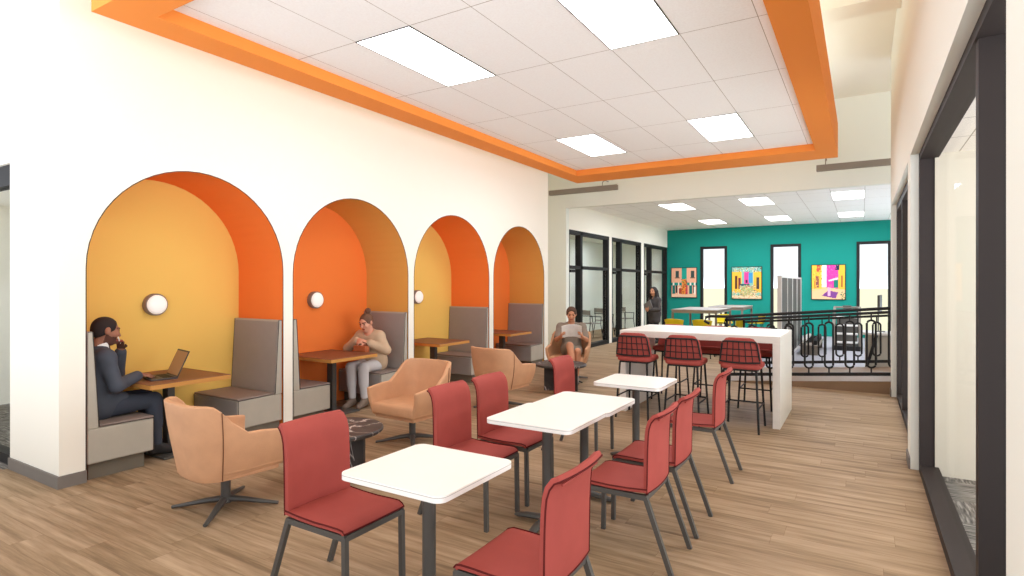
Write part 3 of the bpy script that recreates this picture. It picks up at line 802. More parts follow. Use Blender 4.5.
def art_b(rect, poly, dots, r):
    rect(0, 1, 0, 1, '#7fb7a4'); rect(0, .34, .2, .86, '#f2b93f'); rect(.74, 1, .2, .86, '#efb23a'); rect(.42, .6, .45, .86, '#e0468f'); rect(.57, .7, .5, .82, '#3f8fc0')
    rect(.1, .18, .3, .72, '#5b3525'); rect(.22, .3, .3, .66, '#7b2f3a'); rect(.84, .93, .3, .68, '#4b3d38'); rect(.28, .6, .4, .46, '#24555f'); rect(.46, .54, .5, .6, '#3b2a3a')
    rect(.3, .74, .08, .38, '#a8b06a'); rect(0, 1, 0, .1, '#e6c9a0')
    dots(.25, .8, .1, .42, ['#e9e0c0', '#3f7a4a', '#d65a4a', '#f0d56a', '#2f5a5a'], 120, r); dots(0, 1, .84, 1, ['#1f6f5e', '#f4efe0', '#d9b25a', '#3b3b30'], 90, r); dots(0, 1, 0, .25, ['#e8a06a', '#c9b06a', '#4f7f4a', '#f1dfc0'], 110, r)
def art_c(rect, poly, dots, r):
    rect(0, 1, 0, 1, '#f3b97a'); rect(0, .3, .3, 1, '#f4b93f'); rect(.3, .45, .35, 1, '#efe6e0'); rect(.45, .84, .3, 1, '#e0409a'); rect(.8, 1, .25, 1, '#f0b43c')
    rect(.12, .22, .34, .68, '#8a4a4a'); rect(.06, .1, .3, .6, '#c97a2f'); rect(.88, .93, .35, .7, '#a8612f'); rect(.66, .8, .34, .56, '#1f7a66'); rect(.7, .84, .86, 1, '#29304f'); rect(.15, .26, .8, 1, '#c24a3a')
    poly([(.3, .35), (.45, .5), (.45, .95), (.36, .8)], '#cfd3d8'); poly([(.5, .56), (.78, .64), (.8, .58), (.52, .52)], '#d9cfd0')
    poly([(0, 0), (1, 0), (1, .28), (.5, .34), (0, .22)], '#f0bb8a'); poly([(.3, .1), (.72, .02), (.8, .2), (.5, .26)], '#7a3f86'); rect(.49, .57, .1, .36, '#f0a9c0'); rect(.52, .62, .34, .44, '#ef5f8f')
    dots(.84, 1, 0, .2, ['#2f7a5a', '#f0d08a', '#3a5a3a'], 26, r); dots(0, .3, .3, 1, ['#f7d06a', '#e79a2f', '#c8742f'], 40, r); dots(.45, .8, .6, 1, ['#ef6fb0', '#c22f7f'], 26, r)
painting('square painting of a peach townhouse street, between the glass doors and first narrow window', -5.85, -4.94, 1.165, 2.235, art_a)
painting('square painting of yellow and pink houses, between the first and second teal wall windows', -3.79, -2.83, 1.14, 2.235, art_b)
painting('square painting of a magenta house and yellow fronts, nearest the right window', -1.38, -.43, 1.155, 2.26, art_c)

def high_table(label, x0, x1, y0, y1):
    t = thing('high_table', label, 'table', ((x0+x1)/2, (y0+y1)/2, 0), 0, 'grey high tables in the far room'); w, l = (x1-x0)/2, (y1-y0)/2
    MB().box(-w, w, -l, l, 1.02, 1.05, .003).build('tabletop', M['greytop'], t)
    b = MB(); a, c = w-.03, l-.03
    for p, q in (((-a, -c), (a, -c)), ((a, -c), (a, c)), ((a, c), (-a, c)), ((-a, c), (-a, -c))): b._sq((*p, .995), (*q, .995), .04, .05)
    b.build('apron', M['greytop'], t)
    for x in (-a, a):
        for y in (-c, c): MB().box(x-.022, x+.022, y-.022, y+.022, 0, .99).build('leg', M['track'], t)
high_table('grey high table nearer the ramp railing in the far room', -3.87, -2.82, 13.6, 15.3)
high_table('grey high table farther back, below the second painting', -3.5, -2.62, 15.75, 17.3)
def make_ystool(label, loc_, rz):
    g = 'yellow counter stools around the grey high tables'
    t = thing('yellow_stool', label, 'stool', loc_, rz, g)
    P = []
    for i in range(13):
        a = -1.15+2.3*i/12
        row = []
        for j in range(5):
            v = j/4; r = .2+.045*v
            row.append((r*math.sin(a), -r*math.cos(a), .66+.2*v*(.75+.25*math.cos(a))))
        P.append(row)
    MB().grid(P, .02).build('backrest', M['yellow'], t, True)
    MB().prism(rounded(.2, .19, .09), 'z', .63, .67, bev=.012).build('seat', M['yellow'], t, True)
    for sx in (-1, 1):
        for sy in (-1, 1): MB().tube([(sx*.14, sy*.14, .63), (sx*.21, sy*.21, .0)], .011, n=6).build('leg', M['black'], t)
    MB().tube([(-.178, -.178, .25), (.178, -.178, .25), (.178, .178, .25), (-.178, .178, .25)], .008, n=6, closed=True).build('footrest', M['black'], t)
    return t
y0 = make_ystool('yellow stool at the left front corner of the nearer high table', (-3.66, 13.2, 0), 0)
dup(y0, (-3.05, 15.525, 0), PI, 'yellow stool between the two grey high tables', None)
dup(y0, (-2.5, 13.75, 0), PI/2, 'yellow stool right of the nearer high table, front one', None)
dup(y0, (-2.35, 16.0, 0), PI/2, 'yellow stool on the right side of the farther high table', None)
dup(y0, (-3.05, 13.25, 0), 0, 'yellow stool at the near end of the nearer high table, beside the left corner stool', None)

# panelled partition, weights, stepper, desk
e = thing('partition_screen', 'tall grey brown panelled partition with white frame in front of the second window', 'partition', (-1.4, 15.1, 0))
b = MB(); b.box(-.08, 0, -2.25, -2.17, 0, 1.82).box(-.08, 0, 2.17, 2.25, 0, 1.82).box(-.08, 0, -2.17, 2.17, 1.78, 1.82).box(-.08, 0, -2.17, 2.17, 0, .05)
for y in (-1.085, 0, 1.085): b.box(-.08, 0, y-.03, y+.03, .05, 1.78)
b.build('frame', M['white_p'], e)
for k in range(4): y = -2.17+1.085*k; MB().box(-.06, -.012, y+.031, y+1.054, .05, 1.78).build('panel', M['locker'], e)
e = thing('dumbbell_rack', 'low dumbbell rack at the foot of the panelled partition', 'rack', (-1.05, 15.9, 0))
MB().box(-.2, .2, -1.0, 1.0, .20, .23).build('shelf', M['track'], e)
for y in (-.9, .9): MB().box(-.18, .18, y-.03, y+.03, 0, .2).build('leg', M['track'], e)
d0 = thing('dumbbell', 'pale hex dumbbell on the low rack by the partition', 'dumbbell', (-1.05, 15.05, .302), 0, 'dumbbells on the low rack')
Rx = Matrix.Rotation(PI/2, 4, 'Y')
MB().tube([(-.09, 0, 0), (.09, 0, 0)], .016, n=8).build('handle', M['black'], d0)
for s in (-1, 1): MB().lathe([(0, -.045), (.062, -.045), (.07, -.03), (.07, .03), (.062, .045), (0, .045)], 6, mt=Matrix.Translation((s*.12, 0, 0)) @ Rx).build('head', M['white_p'] if s < 0 else M['black'], d0)
for k in range(1, 6): dup(d0, (-1.05, 15.05+.33*k, .302), 0, d0['label'], d0['group'])
e = thing('stair_climber', 'grey and white stair climbing machine behind the railing below the third painting', 'exercise machine', (-.33, 16.9, 0))
MB().box(-.3, .3, -.5, .6, 0, .12, .02).build('base', M['black'], e)
for k in range(4):
    MB().box(-.24, .24, -.42+.2*k, -.2+.2*k, .17+.2*k, .21+.2*k, .01).build('step', M['white_p'], e)
b = MB()
for k in range(4): b.box(-.23, .23, -.40+.2*k, -.22+.2*k, .12, .169+.2*k)
b.build('step_body', M['grey_metal'], e)
for x in (-.28, .28): MB().tube([(x, -.45, .1), (x, -.42, .6), (x, -.1, .9), (x, .45, 1.05), (x, .55, .1)], .03, n=10).build('handrail', M['track'], e, True)
MB().tube([(-.28, .45, 1.04), (.28, .45, 1.04)], .025, n=8).build('crossbar', M['track'], e)
MB().box(-.1, .1, .43, .47, 1.0, 1.09, .01).build('console', M['grey_metal'], e)
e = thing('desk', 'white topped desk with brown front and slanted dark leg behind the railing', 'desk', (.55, 12.95, 0))
MB().box(-.56, 1.0, -.35, .35, .70, .74, .004).build('desktop', M['white_p'], e)
MB().box(-.5, .95, -.3, -.27, .02, .70).build('front_panel', M['booth_side'], e)
MB()._sq((-.50, -.325, 0), (-.32, -.325, .70), .05, .03).build('leg', M['black'], e)
MB().box(-.5, -.46, -.25, .3, 0, .7).build('side_panel', M['black'], e)
e = thing('monitor', 'thin dark monitor seen edge-on on the white desk', 'monitor', (.29, 13.0, .74), PI/2-.1)
MB().box(-.25, .25, -.02, .02, .38, .70, .008).build('screen', M['grey_metal'], e)
MB()._sq((0, .025, .01), (0, .025, .5), .04, .02).build('stand', M['grey_metal'], e)
MB().prism(rounded(.11, .08, .03), 'z', 0, .012).build('foot', M['grey_metal'], e)
def make_side_chair(label, loc_, rz):
    t = thing('meeting_chair', label, 'chair', loc_, rz, 'slim chairs behind the glass doors')
    MB().box(-.21, .21, -.2, .22, .45, .475, .01).build('seat', M['greytop'], t)
    MB().box(-.23, .23, -.235, -.215, .72, .86, .008).build('backrest', M['greytop'], t)
    for sx in (-1, 1):
        MB().tube([(sx*.22, -.225, .86), (sx*.2, -.2, .45), (sx*.23, -.27, 0)], .012, n=6).build('leg', M['black'], t)
        MB().tube([(sx*.22, .2, .66), (sx*.2, .2, .45), (sx*.23, .25, 0)], .012, n=6).build('leg', M['black'], t)
        MB().tube([(sx*.22, -.225, .68), (sx*.22, .2, .66)], .014, n=6).build('armrest', M['black'], t)
    return t
m0 = make_side_chair('slim chair behind the first pair of glass doors', (-7.0, 16.1, 0), -.5)
dup(m0, (-7.2, 17.6, 0), -.5, 'slim chair behind the second pair of glass doors, left one', None)
dup(m0, (-7.0, 19.0, 0), -.4, 'slim chair behind the second pair of glass doors, right one', None)
# light levels
WORLD = 1.05
LOWER_SKY_FILL = 3.0  # lower half of the world brightened, added upward fill for the ceilings
EXPO = 0.43
LAMPS = [(x, y, 3.75, 7 if y < 6 else 20) for x in (-3.47, -1.63) for y in (4.22, 8.15)]+[(x, y, 3.57, 50) for x in (-3.95, -2.1, -.26) for y in (14.45, 18.45)]
LAMPS += [(1.6, 4.2, 2.76, 2), (1.9, 8.2, 2.76, 12), (-7.2, 14.2, 3.1, 17), (-7.2, 17.8, 3.1, 17), (-8.5, 4.0, 2.7, 6)]  # added fill lamps in the side, meeting and left rooms, no fixtures there
AREAS = {'canopy_top_fill': ((-2.6, 7.0, 4.25), (PI, 0, 0), 4.2, 7.5, 75), 'side_room_fill': ((4.1, 3.6, 1.3), (0, 1.85, 0), 2.4, 4.6, 205),  # added unseen fill lights, above the canopy and in the side room
         'hall_fill': ((2.9, 11.2, 1.1), (0, 2.05, 0), 2.0, 1.6, 70), 'far_room_fill': ((2.9, 16.5, .8), (0, 2.35, 0), 1.6, 6.5, 160)}  # added unseen fill lights from the right, no windows there
# ------------------------------------------------------------------ people: one continuous body grown from a distance field
class Field:
    def __init__(s, lo, hi, h):
        s.lo = np.array(lo, float); s.h = h
        s.n = np.ceil((np.array(hi)-s.lo)/h).astype(int)+1
        s.ax = [s.lo[i]+h*np.arange(s.n[i]) for i in range(3)]
        s.f = np.full(s.n, .5, np.float32); s.sc = 1.0
    def _sub(s, lo, hi):
        a = np.clip(np.floor((np.array(lo)-s.lo)/s.h).astype(int), 0, s.n-1); b = np.clip(np.ceil((np.array(hi)-s.lo)/s.h).astype(int)+1, 1, s.n)
        if (b <= a).any(): return None
        sl = tuple(slice(a[i], b[i]) for i in range(3))
        X, Y, Z = np.meshgrid(*[s.ax[i][sl[i]] for i in range(3)], indexing='ij')
        return sl, np.stack([X, Y, Z], -1)
    def add(s, fn, lo, hi, k=.02, op='u'):
        m = k+3*s.h
        q = s._sub(np.array(lo)-m, np.array(hi)+m)
        if q is None: return
        sl, P = q; d = fn(P).astype(np.float32); f = s.f[sl]
        if op == 's': d = -d
        hh = np.maximum(k-np.abs(f-d), 0)/k
        s.f[sl] = (np.minimum(f, d)-hh*hh*k/4) if op == 'u' else (np.maximum(f, d)+hh*hh*k/4)
    def cone(s, a, b, ra, rb, k=.02, op='u', flat=None):
        a = np.array(a, float); b = np.array(b, float); ab = b-a; L2 = max((ab**2).sum(), 1e-9)
        fl = None
        if flat is not None:        # (direction, factor): thinner along the direction
            dv = np.array(flat[0], float); dv /= np.linalg.norm(dv); fl = (dv, flat[1])
        def fn(P):
            t = np.clip(((P-a)@ab)/L2, 0, 1); D = P-(a+t[..., None]*ab)
            if fl is not None: D = D+(D@fl[0])[..., None]*fl[0]*(1/fl[1]-1)
            return np.sqrt((D**2).sum(-1))-(ra+(rb-ra)*t)
        r = max(ra, rb)
        s.add(fn, np.minimum(a, b)-r, np.maximum(a, b)+r, k, op)
    def ell(s, c, ax, R=None, k=.02, op='u'):
        c = np.array(c, float); ax = np.array(ax, float)*s.sc; R = np.eye(3) if R is None else R
        def fn(P):
            D = ((P-c)@R)/ax; q = np.sqrt((D**2).sum(-1)); return (q-1)*ax.min()*1.0
        s.add(fn, c-ax.max(), c+ax.max(), k, op)
    def cut(s, p, n, k=.004):      # keep the side the normal points away from
        p = np.array(p, float); n = np.array(n, float); n /= np.linalg.norm(n)
        s.add(lambda P: (P-p)@n, s.lo, s.lo+s.h*s.n, k, 'i')
    def mesh(s):
        f = s.f.copy()
        for sl in ((0, ), (-1, )): pass
        f[0], f[-1] = .5, .5; f[:, 0], f[:, -1] = .5, .5; f[:, :, 0], f[:, :, -1] = .5, .5
        neg = f < 0; n0, n1, n2 = f.shape
        cn = [(i, j, k) for i in (0, 1) for j in (0, 1) for k in (0, 1)]
        cnt = sum(neg[i:n0-1+i, j:n1-1+j, k:n2-1+k].astype(np.int8) for i, j, k in cn)
        act = (cnt > 0) & (cnt < 8); idx = np.argwhere(act)
        acc = np.zeros((len(idx), 3)); w = np.zeros(len(idx))
        for a in cn:
            for ax in range(3):
                if a[ax]: continue
                b = list(a); b[ax] = 1
                va = f[tuple((idx+a).T)].astype(float); vb = f[tuple((idx+b).T)].astype(float)
                c = (va < 0) != (vb < 0)
                t = np.where(c, va/np.where(c, va-vb, 1), 0)
                pt = np.tile(np.array(a, float), (len(idx), 1)); pt[:, ax] = t
                acc += np.where(c[:, None], pt, 0); w += c
        V = (idx+acc/w[:, None])*s.h+s.lo
        vid = np.full(act.shape, -1, np.int64); vid[tuple(idx.T)] = np.arange(len(idx))
        F = []
        for ax in range(3):
            u, v = (ax+1) % 3, (ax+2) % 3
            A = neg; sl0 = [slice(1, -1)]*3; sl1 = [slice(1, -1)]*3
            sl0[ax] = slice(0, f.shape[ax]-1); sl1[ax] = slice(1, f.shape[ax])
            c0 = neg[tuple(sl0)]; c1 = neg[tuple(sl1)]
            e = np.argwhere(c0 != c1)
            if not len(e): continue
            flip = c0[tuple(e.T)]
            g = e.copy(); 
            for q in (u, v): g[:, q] += 1
            def cell(du, dv):
                h = g.copy(); h[:, u] += du; h[:, v] += dv; return vid[tuple(h.T)]
            q = np.stack([cell(-1, -1), cell(0, -1), cell(0, 0), cell(-1, 0)], 1)
            q[~flip] = q[~flip][:, ::-1]; F.append(q)
        F = np.concatenate(F); F = F[(F >= 0).all(1)]
        return V, F
    def build(s, name, m, parent, regions=None, smooth=2):
        V, F = s.mesh()
        if not len(F): return None
        for _ in range(smooth):
            A = np.zeros_like(V); c = np.zeros(len(V))
            for i in range(4):
                a, b = F[:, i], F[:, (i+1) % 4]
                np.add.at(A, a, V[b]); np.add.at(c, a, 1); np.add.at(A, b, V[a]); np.add.at(c, b, 1)
            V = V*.5+.5*A/np.maximum(c, 1)[:, None]
        me = bpy.data.meshes.new(name); me.from_pydata(V.tolist(), [], F.tolist())
        ms = m if isinstance(m, (list, tuple)) else [m]
        for mm in ms: me.materials.append(mm)
        me.polygons.foreach_set('use_smooth', [True]*len(F))
        if regions:
            C = V[F].mean(1); mi = np.zeros(len(F), np.int32)
            for k, fn in regions: mi[fn(C)] = k
            me.polygons.foreach_set('material_index', mi)
        o = bpy.data.objects.new(name, me); COL.objects.link(o); o.parent = parent
        return o
def nz(v): v = np.array(v, float); return v/np.linalg.norm(v)
def basis(fwd, up=(0, 0, 1)):
    f = nz(fwd); r = nz(np.cross(f, up)); u = np.cross(r, f); return np.stack([r, f, u], 1)     # columns right, forward, up

def person(t, J, skin, clothes, hair=None, beard=False, h=.0065, fem=False, hs=1.04):
    """J: joint dict in local metres. head=(centre, forward, up)"""
    P = [v for k, v in J.items() if k not in ('head', 'hands', 'solez')]
    P = np.array([p for p in P]); lo = P.min(0)-.22; hi = P.max(0)+.22
    hc, hf, hu = J['head']; R = basis(hf, hu); hc = np.array(hc, float)
    lo = np.minimum(lo, hc-.22); hi = np.maximum(hi, hc+.24)
    H = lambda x, y, z: hc+R@np.array([x, y, z])*hs
    def head(F, grow=0.):
        F.sc = hs
        F.ell(H(0, -.012, .030), (.074+grow, .094+grow, .088+grow), R, .02)
        F.ell(H(0, .022, -.035), (.056, .066, .078), R, .03)
        F.ell(H(0, .055, -.088), (.024, .022, .018), R, .025)
        F.cone(H(0, .085, .022), H(0, .108, -.018), .009, .0135, .012)
        for s in (-1, 1):
            F.ell(H(s*.034, .098, .020), (.019, .016, .014), R, .012, 's')
            F.ell(H(s*.033, .078, .018), (.0135, .0125, .0115), R, .003)
            F.cone(H(s*.016, .088, .040), H(s*.052, .072, .040), .009, .007, .014)
            F.ell(H(s*.076, -.008, .004), (.012, .020, .033), R, .008)
            F.ell(H(s*.04, .06, -.018), (.024, .022, .02), R, .03)
        F.cone(H(-.018, .083, -.052), H(.018, .083, -.052), .0065, .0065, .008)
        F.cone(H(-.014, .080, -.062), H(.014, .080, -.062), .0075, .0075, .008)
        F.cone(H(-.02, .094, -.0565), H(.02, .094, -.0565), .002, .002, .004, 's')
    def hand(F, side):
        """wrist, palm direction, palm normal, curl, spread list"""
        w, d, nrm, curl = J['hands'][side]
        w = np.array(w, float); d = nz(d); nrm = nz(np.array(nrm)-np.dot(nrm, d)*d); l = np.cross(nrm, d)*(1 if side == 'r' else -1)   # l points to the thumb side
        F.cone(w, w+d*.03, .023, .026, .02, flat=(nrm, .75))
        for q in (-.026, -.009, .009, .026): F.cone(w+d*.03+l*q*.7, w+d*.085+l*q, .0145, .0125, .014)
        for q, L in ((-.030, .056), (-.010, .07), (.010, .076), (.030, .068)):
            p = w+d*.088+l*q; a = 0.
            for seg in (.46, .32, .26):
                a += curl*(.9 if seg == .46 else 1.1); dd = d*math.cos(a)+nrm*math.sin(a)
                e = p+dd*L*seg*1.1; r = .0092 if seg == .46 else .0086
                F.cone(p, e, r, r*.93, .005); p = e
        p = w+d*.028+l*.026; dd = nz(d*.62+l*.75+nrm*.25)
        e = p+dd*.045; F.cone(p, e, .014, .0105, .012); dd = nz(d*.9+l*.25+nrm*(.3+.4*curl)); F.cone(e, e+dd*.034, .0102, .0088, .006)
    def arm(F, s, g=0., to=1.):
        S_, E, W = (np.array(J[q+s], float) for q in ('sh', 'el', 'wr'))
        k = .84 if fem else 1.
        F.cone(S_, E, .050*k+g, .040*k+g, .03); F.cone(E, E+(W-E)*to, .041*k+g, (.041-.013*to)*k+g, .02)
    def leg(F, s, g=0., to=1., k=.03):
        A, K, N = (np.array(J[q+s], float) for q in ('hip', 'kn', 'an'))
        F.cone(A, K, .080+g, .056+g, .05); F.cone(K, K+(N-K)*to, .056+g, (.056-.021*to)+g, .02)
        c = K+(N-K)*.3; 
        if to > .4: F.cone(K+(N-K)*.12, K+(N-K)*.5, .05+g, .048+g, .03)
    def torso(F, g=0., hem=None):
        pe, ch, nk = (np.array(J[q], float) for q in ('pelvis', 'chest', 'neck'))
        sl, sr = np.array(J['shl'], float), np.array(J['shr'], float)
        ax = nz(sr-sl); wd = .115 if fem else .125
        F.cone(pe-ax*.065, pe+ax*.065, .108+g, .108+g, .05)
        mid = pe*.5+ch*.5
        F.cone(pe-ax*.04, mid-ax*.045, .10+g, .088+g, .06); F.cone(pe+ax*.04, mid+ax*.045, .10+g, .088+g, .06)
        F.cone(mid-ax*.045, ch-ax*.062, .088+g, .098+g, .06); F.cone(mid+ax*.045, ch+ax*.062, .088+g, .098+g, .06)
        F.cone(sl*.72+sr*.28-nz(nk-ch)*.0, nk-(nk-ch)*.25, .062+g, .055+g, .05); F.cone(sr*.72+sl*.28, nk-(nk-ch)*.25, .062+g, .055+g, .05)
        F.cone(sl, ch-ax*.05, .058+g, .08+g, .05); F.cone(sr, ch+ax*.05, .058+g, .08+g, .05)
    # the body
    F = Field(lo, hi, h)
    torso(F)
    F.cone(J['neck'], H(0, -.02, -.06), .054, .05, .03)
    for s in 'lr':
        arm(F, s); leg(F, s); hand(F, s)
        F.cone(J['an'+s], np.array(J['an'+s])*.4+np.array(J['toe'+s])*.6-np.array([0, 0, .012]), .036, .034, .02); F.cone(J['an'+s], J['toe'+s], .03, .026, .02)
    head(F)
    mats = [skin, M['lips'], M['eyes'], M['beard'] if beard else skin]
    def loc_(C): return (C-hc)@R/hs
    reg = []
    if beard: reg.append((3, lambda C: ((lambda q: (q[:, 2] < -.036+.9*np.maximum(0, .02-q[:, 1])*.9) & (q[:, 2] > -.125) & (q[:, 1] > -.012) & (np.abs(q[:, 0]) < .08) & ~((np.abs(q[:, 0]) < .02) & (q[:, 2] < -.047) & (q[:, 2] > -.067)))(loc_(C)))))
    reg += [(1, lambda C: (lambda q: (np.abs(q[:, 0]) < .022) & (q[:, 2] < -.047) & (q[:, 2] > -.067) & (q[:, 1] > .07))(loc_(C))),
            (2, lambda C: (lambda q: (np.abs(np.abs(q[:, 0])-.033) < .011) & (np.abs(q[:, 2]-.017) < .0065) & (q[:, 1] > .07))(loc_(C))),
            (3 if beard else 2, lambda C: (lambda q: (np.abs(np.abs(q[:, 0])-.034) < .019) & (np.abs(q[:, 2]-.041) < .0045) & (q[:, 1] > .06))(loc_(C)))]
    if not beard: mats[2] = M['eyes']
    body = F.build('body', mats, t, reg)
    for c in clothes:
        G = Field(lo, hi, h)
        c['fn'](G, dict(torso=torso, arm=arm, leg=leg, H=H, J=J))
        o = G.build(c['name'], c['mat'], t, c.get('reg'))
        if c.get('label') and o: o['label'] = c['label']
    if hair:
        G = Field(hc-.45, hc+.26, h); G.sc = hs
        hair['fn'](G, H, R)
        G.build('hair', hair['mat'], t)
    return H, R
def short_hair(thick=.007, back=-.05):
    def fn(G, H, R):
        G.ell(H(0, -.014, .032), (.075+thick, .095+thick, .088+thick), R, .01)
        G.ell(H(0, -.04, -.01), (.07, .064, .06), R, .02)
        G.ell(H(0, .092, -.002), (.070, .066, .092), R, .014, 's')
        G.cut(H(0, .02, -.005), R@np.array([0, .55, -.75]), .006)
        G.cut(H(0, 0, back-.01), R@np.array([0, 0, -1]))
    return fn

def shoe(G, U, side, g=.012):
    J = U['J']
    for s in side:
        a, e = np.array(J['an'+s], float), np.array(J['toe'+s], float); d = nz(e-a)
        hl = a+np.array([0, 0, -.045])-d*np.array([1, 1, 0])*.03
        G.cone(a, hl, .043, .040, .02); G.cone(hl, e, .038, .036+g*.3, .02); G.cone(a-[0, 0, .01], e*.6+a*.4, .043, .036, .02)
    G.add(lambda P: -(P[..., 2]-U['J']['solez'] if 'solez' in U['J'] else P[..., 2]-.003), G.lo, G.lo+G.h*G.n, .003, 'i')

# --- man in a charcoal suit (faces +y)
t = thing('person', 'man in a charcoal suit seated at a laptop, phone held to his mouth', 'person', (-5.88, 2.445, .012), 0)
J = dict(pelvis=(0, .0, .56), chest=(0, .0, .86), neck=(0, .03, 1.06), shl=(-.185, .03, .985), shr=(.185, .01, .98),
         elr=(.245, .07, .735), wrr=(.10, .325, .785), ell=(-.19, .27, .785), wrl=(-.06, .245, 1.02),
         hipl=(-.09, .04, .53), hipr=(.09, .04, .53), knl=(-.10, .47, .545), knr=(.13, .44, .54), anl=(-.08, .52, .105), anr=(.14, .46, .105), toel=(-.10, .68, .035), toer=(.16, .62, .035),
         head=((0, .09, 1.205), (.12, 1, -.22), (0, .2, 1)),
         hands=dict(r=((.10, .325, .785), (-.3, 1, -.12), (0, 0, -1), .28), l=((-.06, .245, 1.02), (.35, -.25, 1.), (.5, -.75, -.2), .75)))
def jacket(G, U):
    U['torso'](G, .030)
    for s in 'lr': U['arm'](G, s, .020, .90)
    pe = np.array(J['pelvis'])
    for s in (-1, 1): G.cone(pe+[s*.08, .0, -.02], pe+[s*.085, .17, .01], .105, .085, .05)
    n = np.array(J['neck'])
    G.cone(n+[0, .06, .05], n+[0, .15, -.20], .045, .012, .01, 's')
    G.cone(n+[0, 0, .03], n+[0, .02, .2], .066, .10, .01, 's')
def trousers(G, U):
    for s in 'lr': U['leg'](G, s, .014, .93)
    pe = np.array(J['pelvis']); G.cone(pe-[.07, 0, .0], pe+[.07, 0, 0], .12, .12, .04)
def shirt(G, U):
    n = np.array(J['neck'])
    G.cone(n+[0, .005, -.03], n+[0, .02, .035], .064, .060, .01)
    G.cone(n+[0, .03, -.02], n+[0, .075, -.22], .055, .055, .02)
    G.cut(n+[0, .02, .045], (0, -.3, 1))
def tie(G, U):
    n = np.array(J['neck']); G.cone(n+[0, .085, .0], n+[0, .128, -.21], .012, .016, .005); G.cone(n+[0, .08, .01], n+[0, .088, -.02], .015, .012, .005)
person(t, J, M['skin_d'], [dict(name='jacket', mat=M['suit'], fn=jacket), dict(name='trousers', mat=M['suit2'], fn=trousers), dict(name='shirt', mat=M['shirt_w'], fn=shirt, label='white shirt collar'),
       dict(name='tie', mat=M['tie'], fn=tie), dict(name='shoe', mat=M['shoe_b'], fn=lambda G, U: shoe(G, U, 'l')), dict(name='shoe', mat=M['shoe_b'], fn=lambda G, U: shoe(G, U, 'r'))], dict(mat=M['hair_b'], fn=short_hair(.003)), beard=True, hs=1.09)
ph = thing('phone', 'pale phone in the suited man\'s raised hand', 'phone', (-5.88-.01, 2.445+.20, 1.15), 0)
MB().box(-.033, .033, -.004, .004, -.055, .055, .004, mt=Matrix.Rotation(-.5, 4, 'Z') @ Matrix.Rotation(.35, 4, 'X')).build('phone_body', M['phone'], ph)

# --- woman in a beige sweater (faces -y)
t = thing('person', 'woman with hair bun, beige sweater and pale jeans seated in the orange alcove', 'person', (-5.88, 5.90, 0), PI+.22)
J = dict(pelvis=(0, .0, .55), chest=(.0, .06, .82), neck=(0, .105, .99), shl=(-.15, .10, .925), shr=(.155, .08, .925),
         elr=(.29, .20, .755), wrr=(.075, .27, .885), ell=(-.29, .15, .745), wrl=(-.07, .28, .86),
         hipl=(-.085, .02, .525), hipr=(.085, .02, .525), knl=(-.10, .42, .53), knr=(.07, .45, .535), anl=(-.11, .40, .105), anr=(.04, .46, .105), toel=(-.12, .55, .035), toer=(.05, .61, .035),
         head=((0.015, .165, 1.115), (.12, 1, -.45), (0, .42, 1)),
         hands=dict(r=((.075, .27, .885), (-.9, .45, -.1), (-.2, -.5, -.8), .55), l=((-.07, .28, .86), (.9, .5, .1), (0, -.6, -.8), .6)))
def sweater(G, U):
    U['torso'](G, .026)
    for s in 'lr': U['arm'](G, s, .030, .86)
    pe = np.array(J['pelvis']); G.cone(pe+[-.07, .02, .05], pe+[.07, .02, .05], .125, .125, .05)
    n = np.array(J['neck']); G.cone(n+[0, .03, .0], n+[0, .10, .12], .07, .10, .02, 's')
def jeans(G, U):
    for s in 'lr': U['leg'](G, s, .012, .90)
    pe = np.array(J['pelvis']); G.cone(pe-[.07, 0, 0], pe+[.07, 0, 0], .118, .118, .04)
def bun(G, H, R):
    short_hair(.006)(G, H, R); G.ell(H(0, -.085, .135), (.040, .040, .038), R, .006)
person(t, J, M['skin_l'], [dict(name='sweater', mat=M['sweater'], fn=sweater), dict(name='jeans', mat=M['jeans'], fn=jeans), dict(name='shoe', mat=M['shoe_g'], fn=lambda G, U: shoe(G, U, 'l')), dict(name='shoe', mat=M['shoe_g'], fn=lambda G, U: shoe(G, U, 'r'))], dict(mat=M['hair_g'], fn=bun), fem=True)
bg = thing('handbag', 'small tan handbag in the seated woman\'s lap, held with both hands', 'bag', (-5.79, 5.585, .69), PI+.22)
MB().box(-.10, .10, -.05, .05, 0, .13, .03, 3).build('bag_body', M['bag'], bg, True, ang=60)
MB().box(-.095, .095, .04, .06, .05, .128, .008).build('flap', M['bag'], bg)
MB().tube([(-.09, 0, .12), (-.07, .0, .16), (0, .0, .175), (.07, 0, .16), (.09, 0, .12)], .007, n=8).build('strap', M['bagstrap'], bg, True)

# --- man reading in the far lounge chair (faces -y)
t = thing('person', 'man in grey shirt and shorts reading a magazine in a tan swivel chair', 'person', (-4.30, 9.03, 0), PI+.45)
J = dict(pelvis=(0, -.04, .52), chest=(0, -.03, .80), neck=(0, .0, .98), shl=(-.185, -.01, .905), shr=(.185, -.01, .905),
         elr=(.25, .13, .70), wrr=(.175, .33, .765), ell=(-.25, .13, .70), wrl=(-.175, .33, .765),
         hipl=(-.09, .02, .50), hipr=(.09, .02, .50), knl=(-.10, .43, .53), knr=(.03, .46, .63), anl=(-.08, .42, .105), anr=(-.03, .62, .24), toel=(-.08, .58, .035), toer=(-.03, .76, .16), solez=-5.,
         head=((0, .06, 1.125), (0, 1, -.3), (0, .22, 1)),
         hands=dict(r=((.175, .33, .765), (-.1, .75, .55), (-.95, .1, .2), .5), l=((-.175, .33, .765), (.1, .75, .55), (.95, .1, .2), .5)))
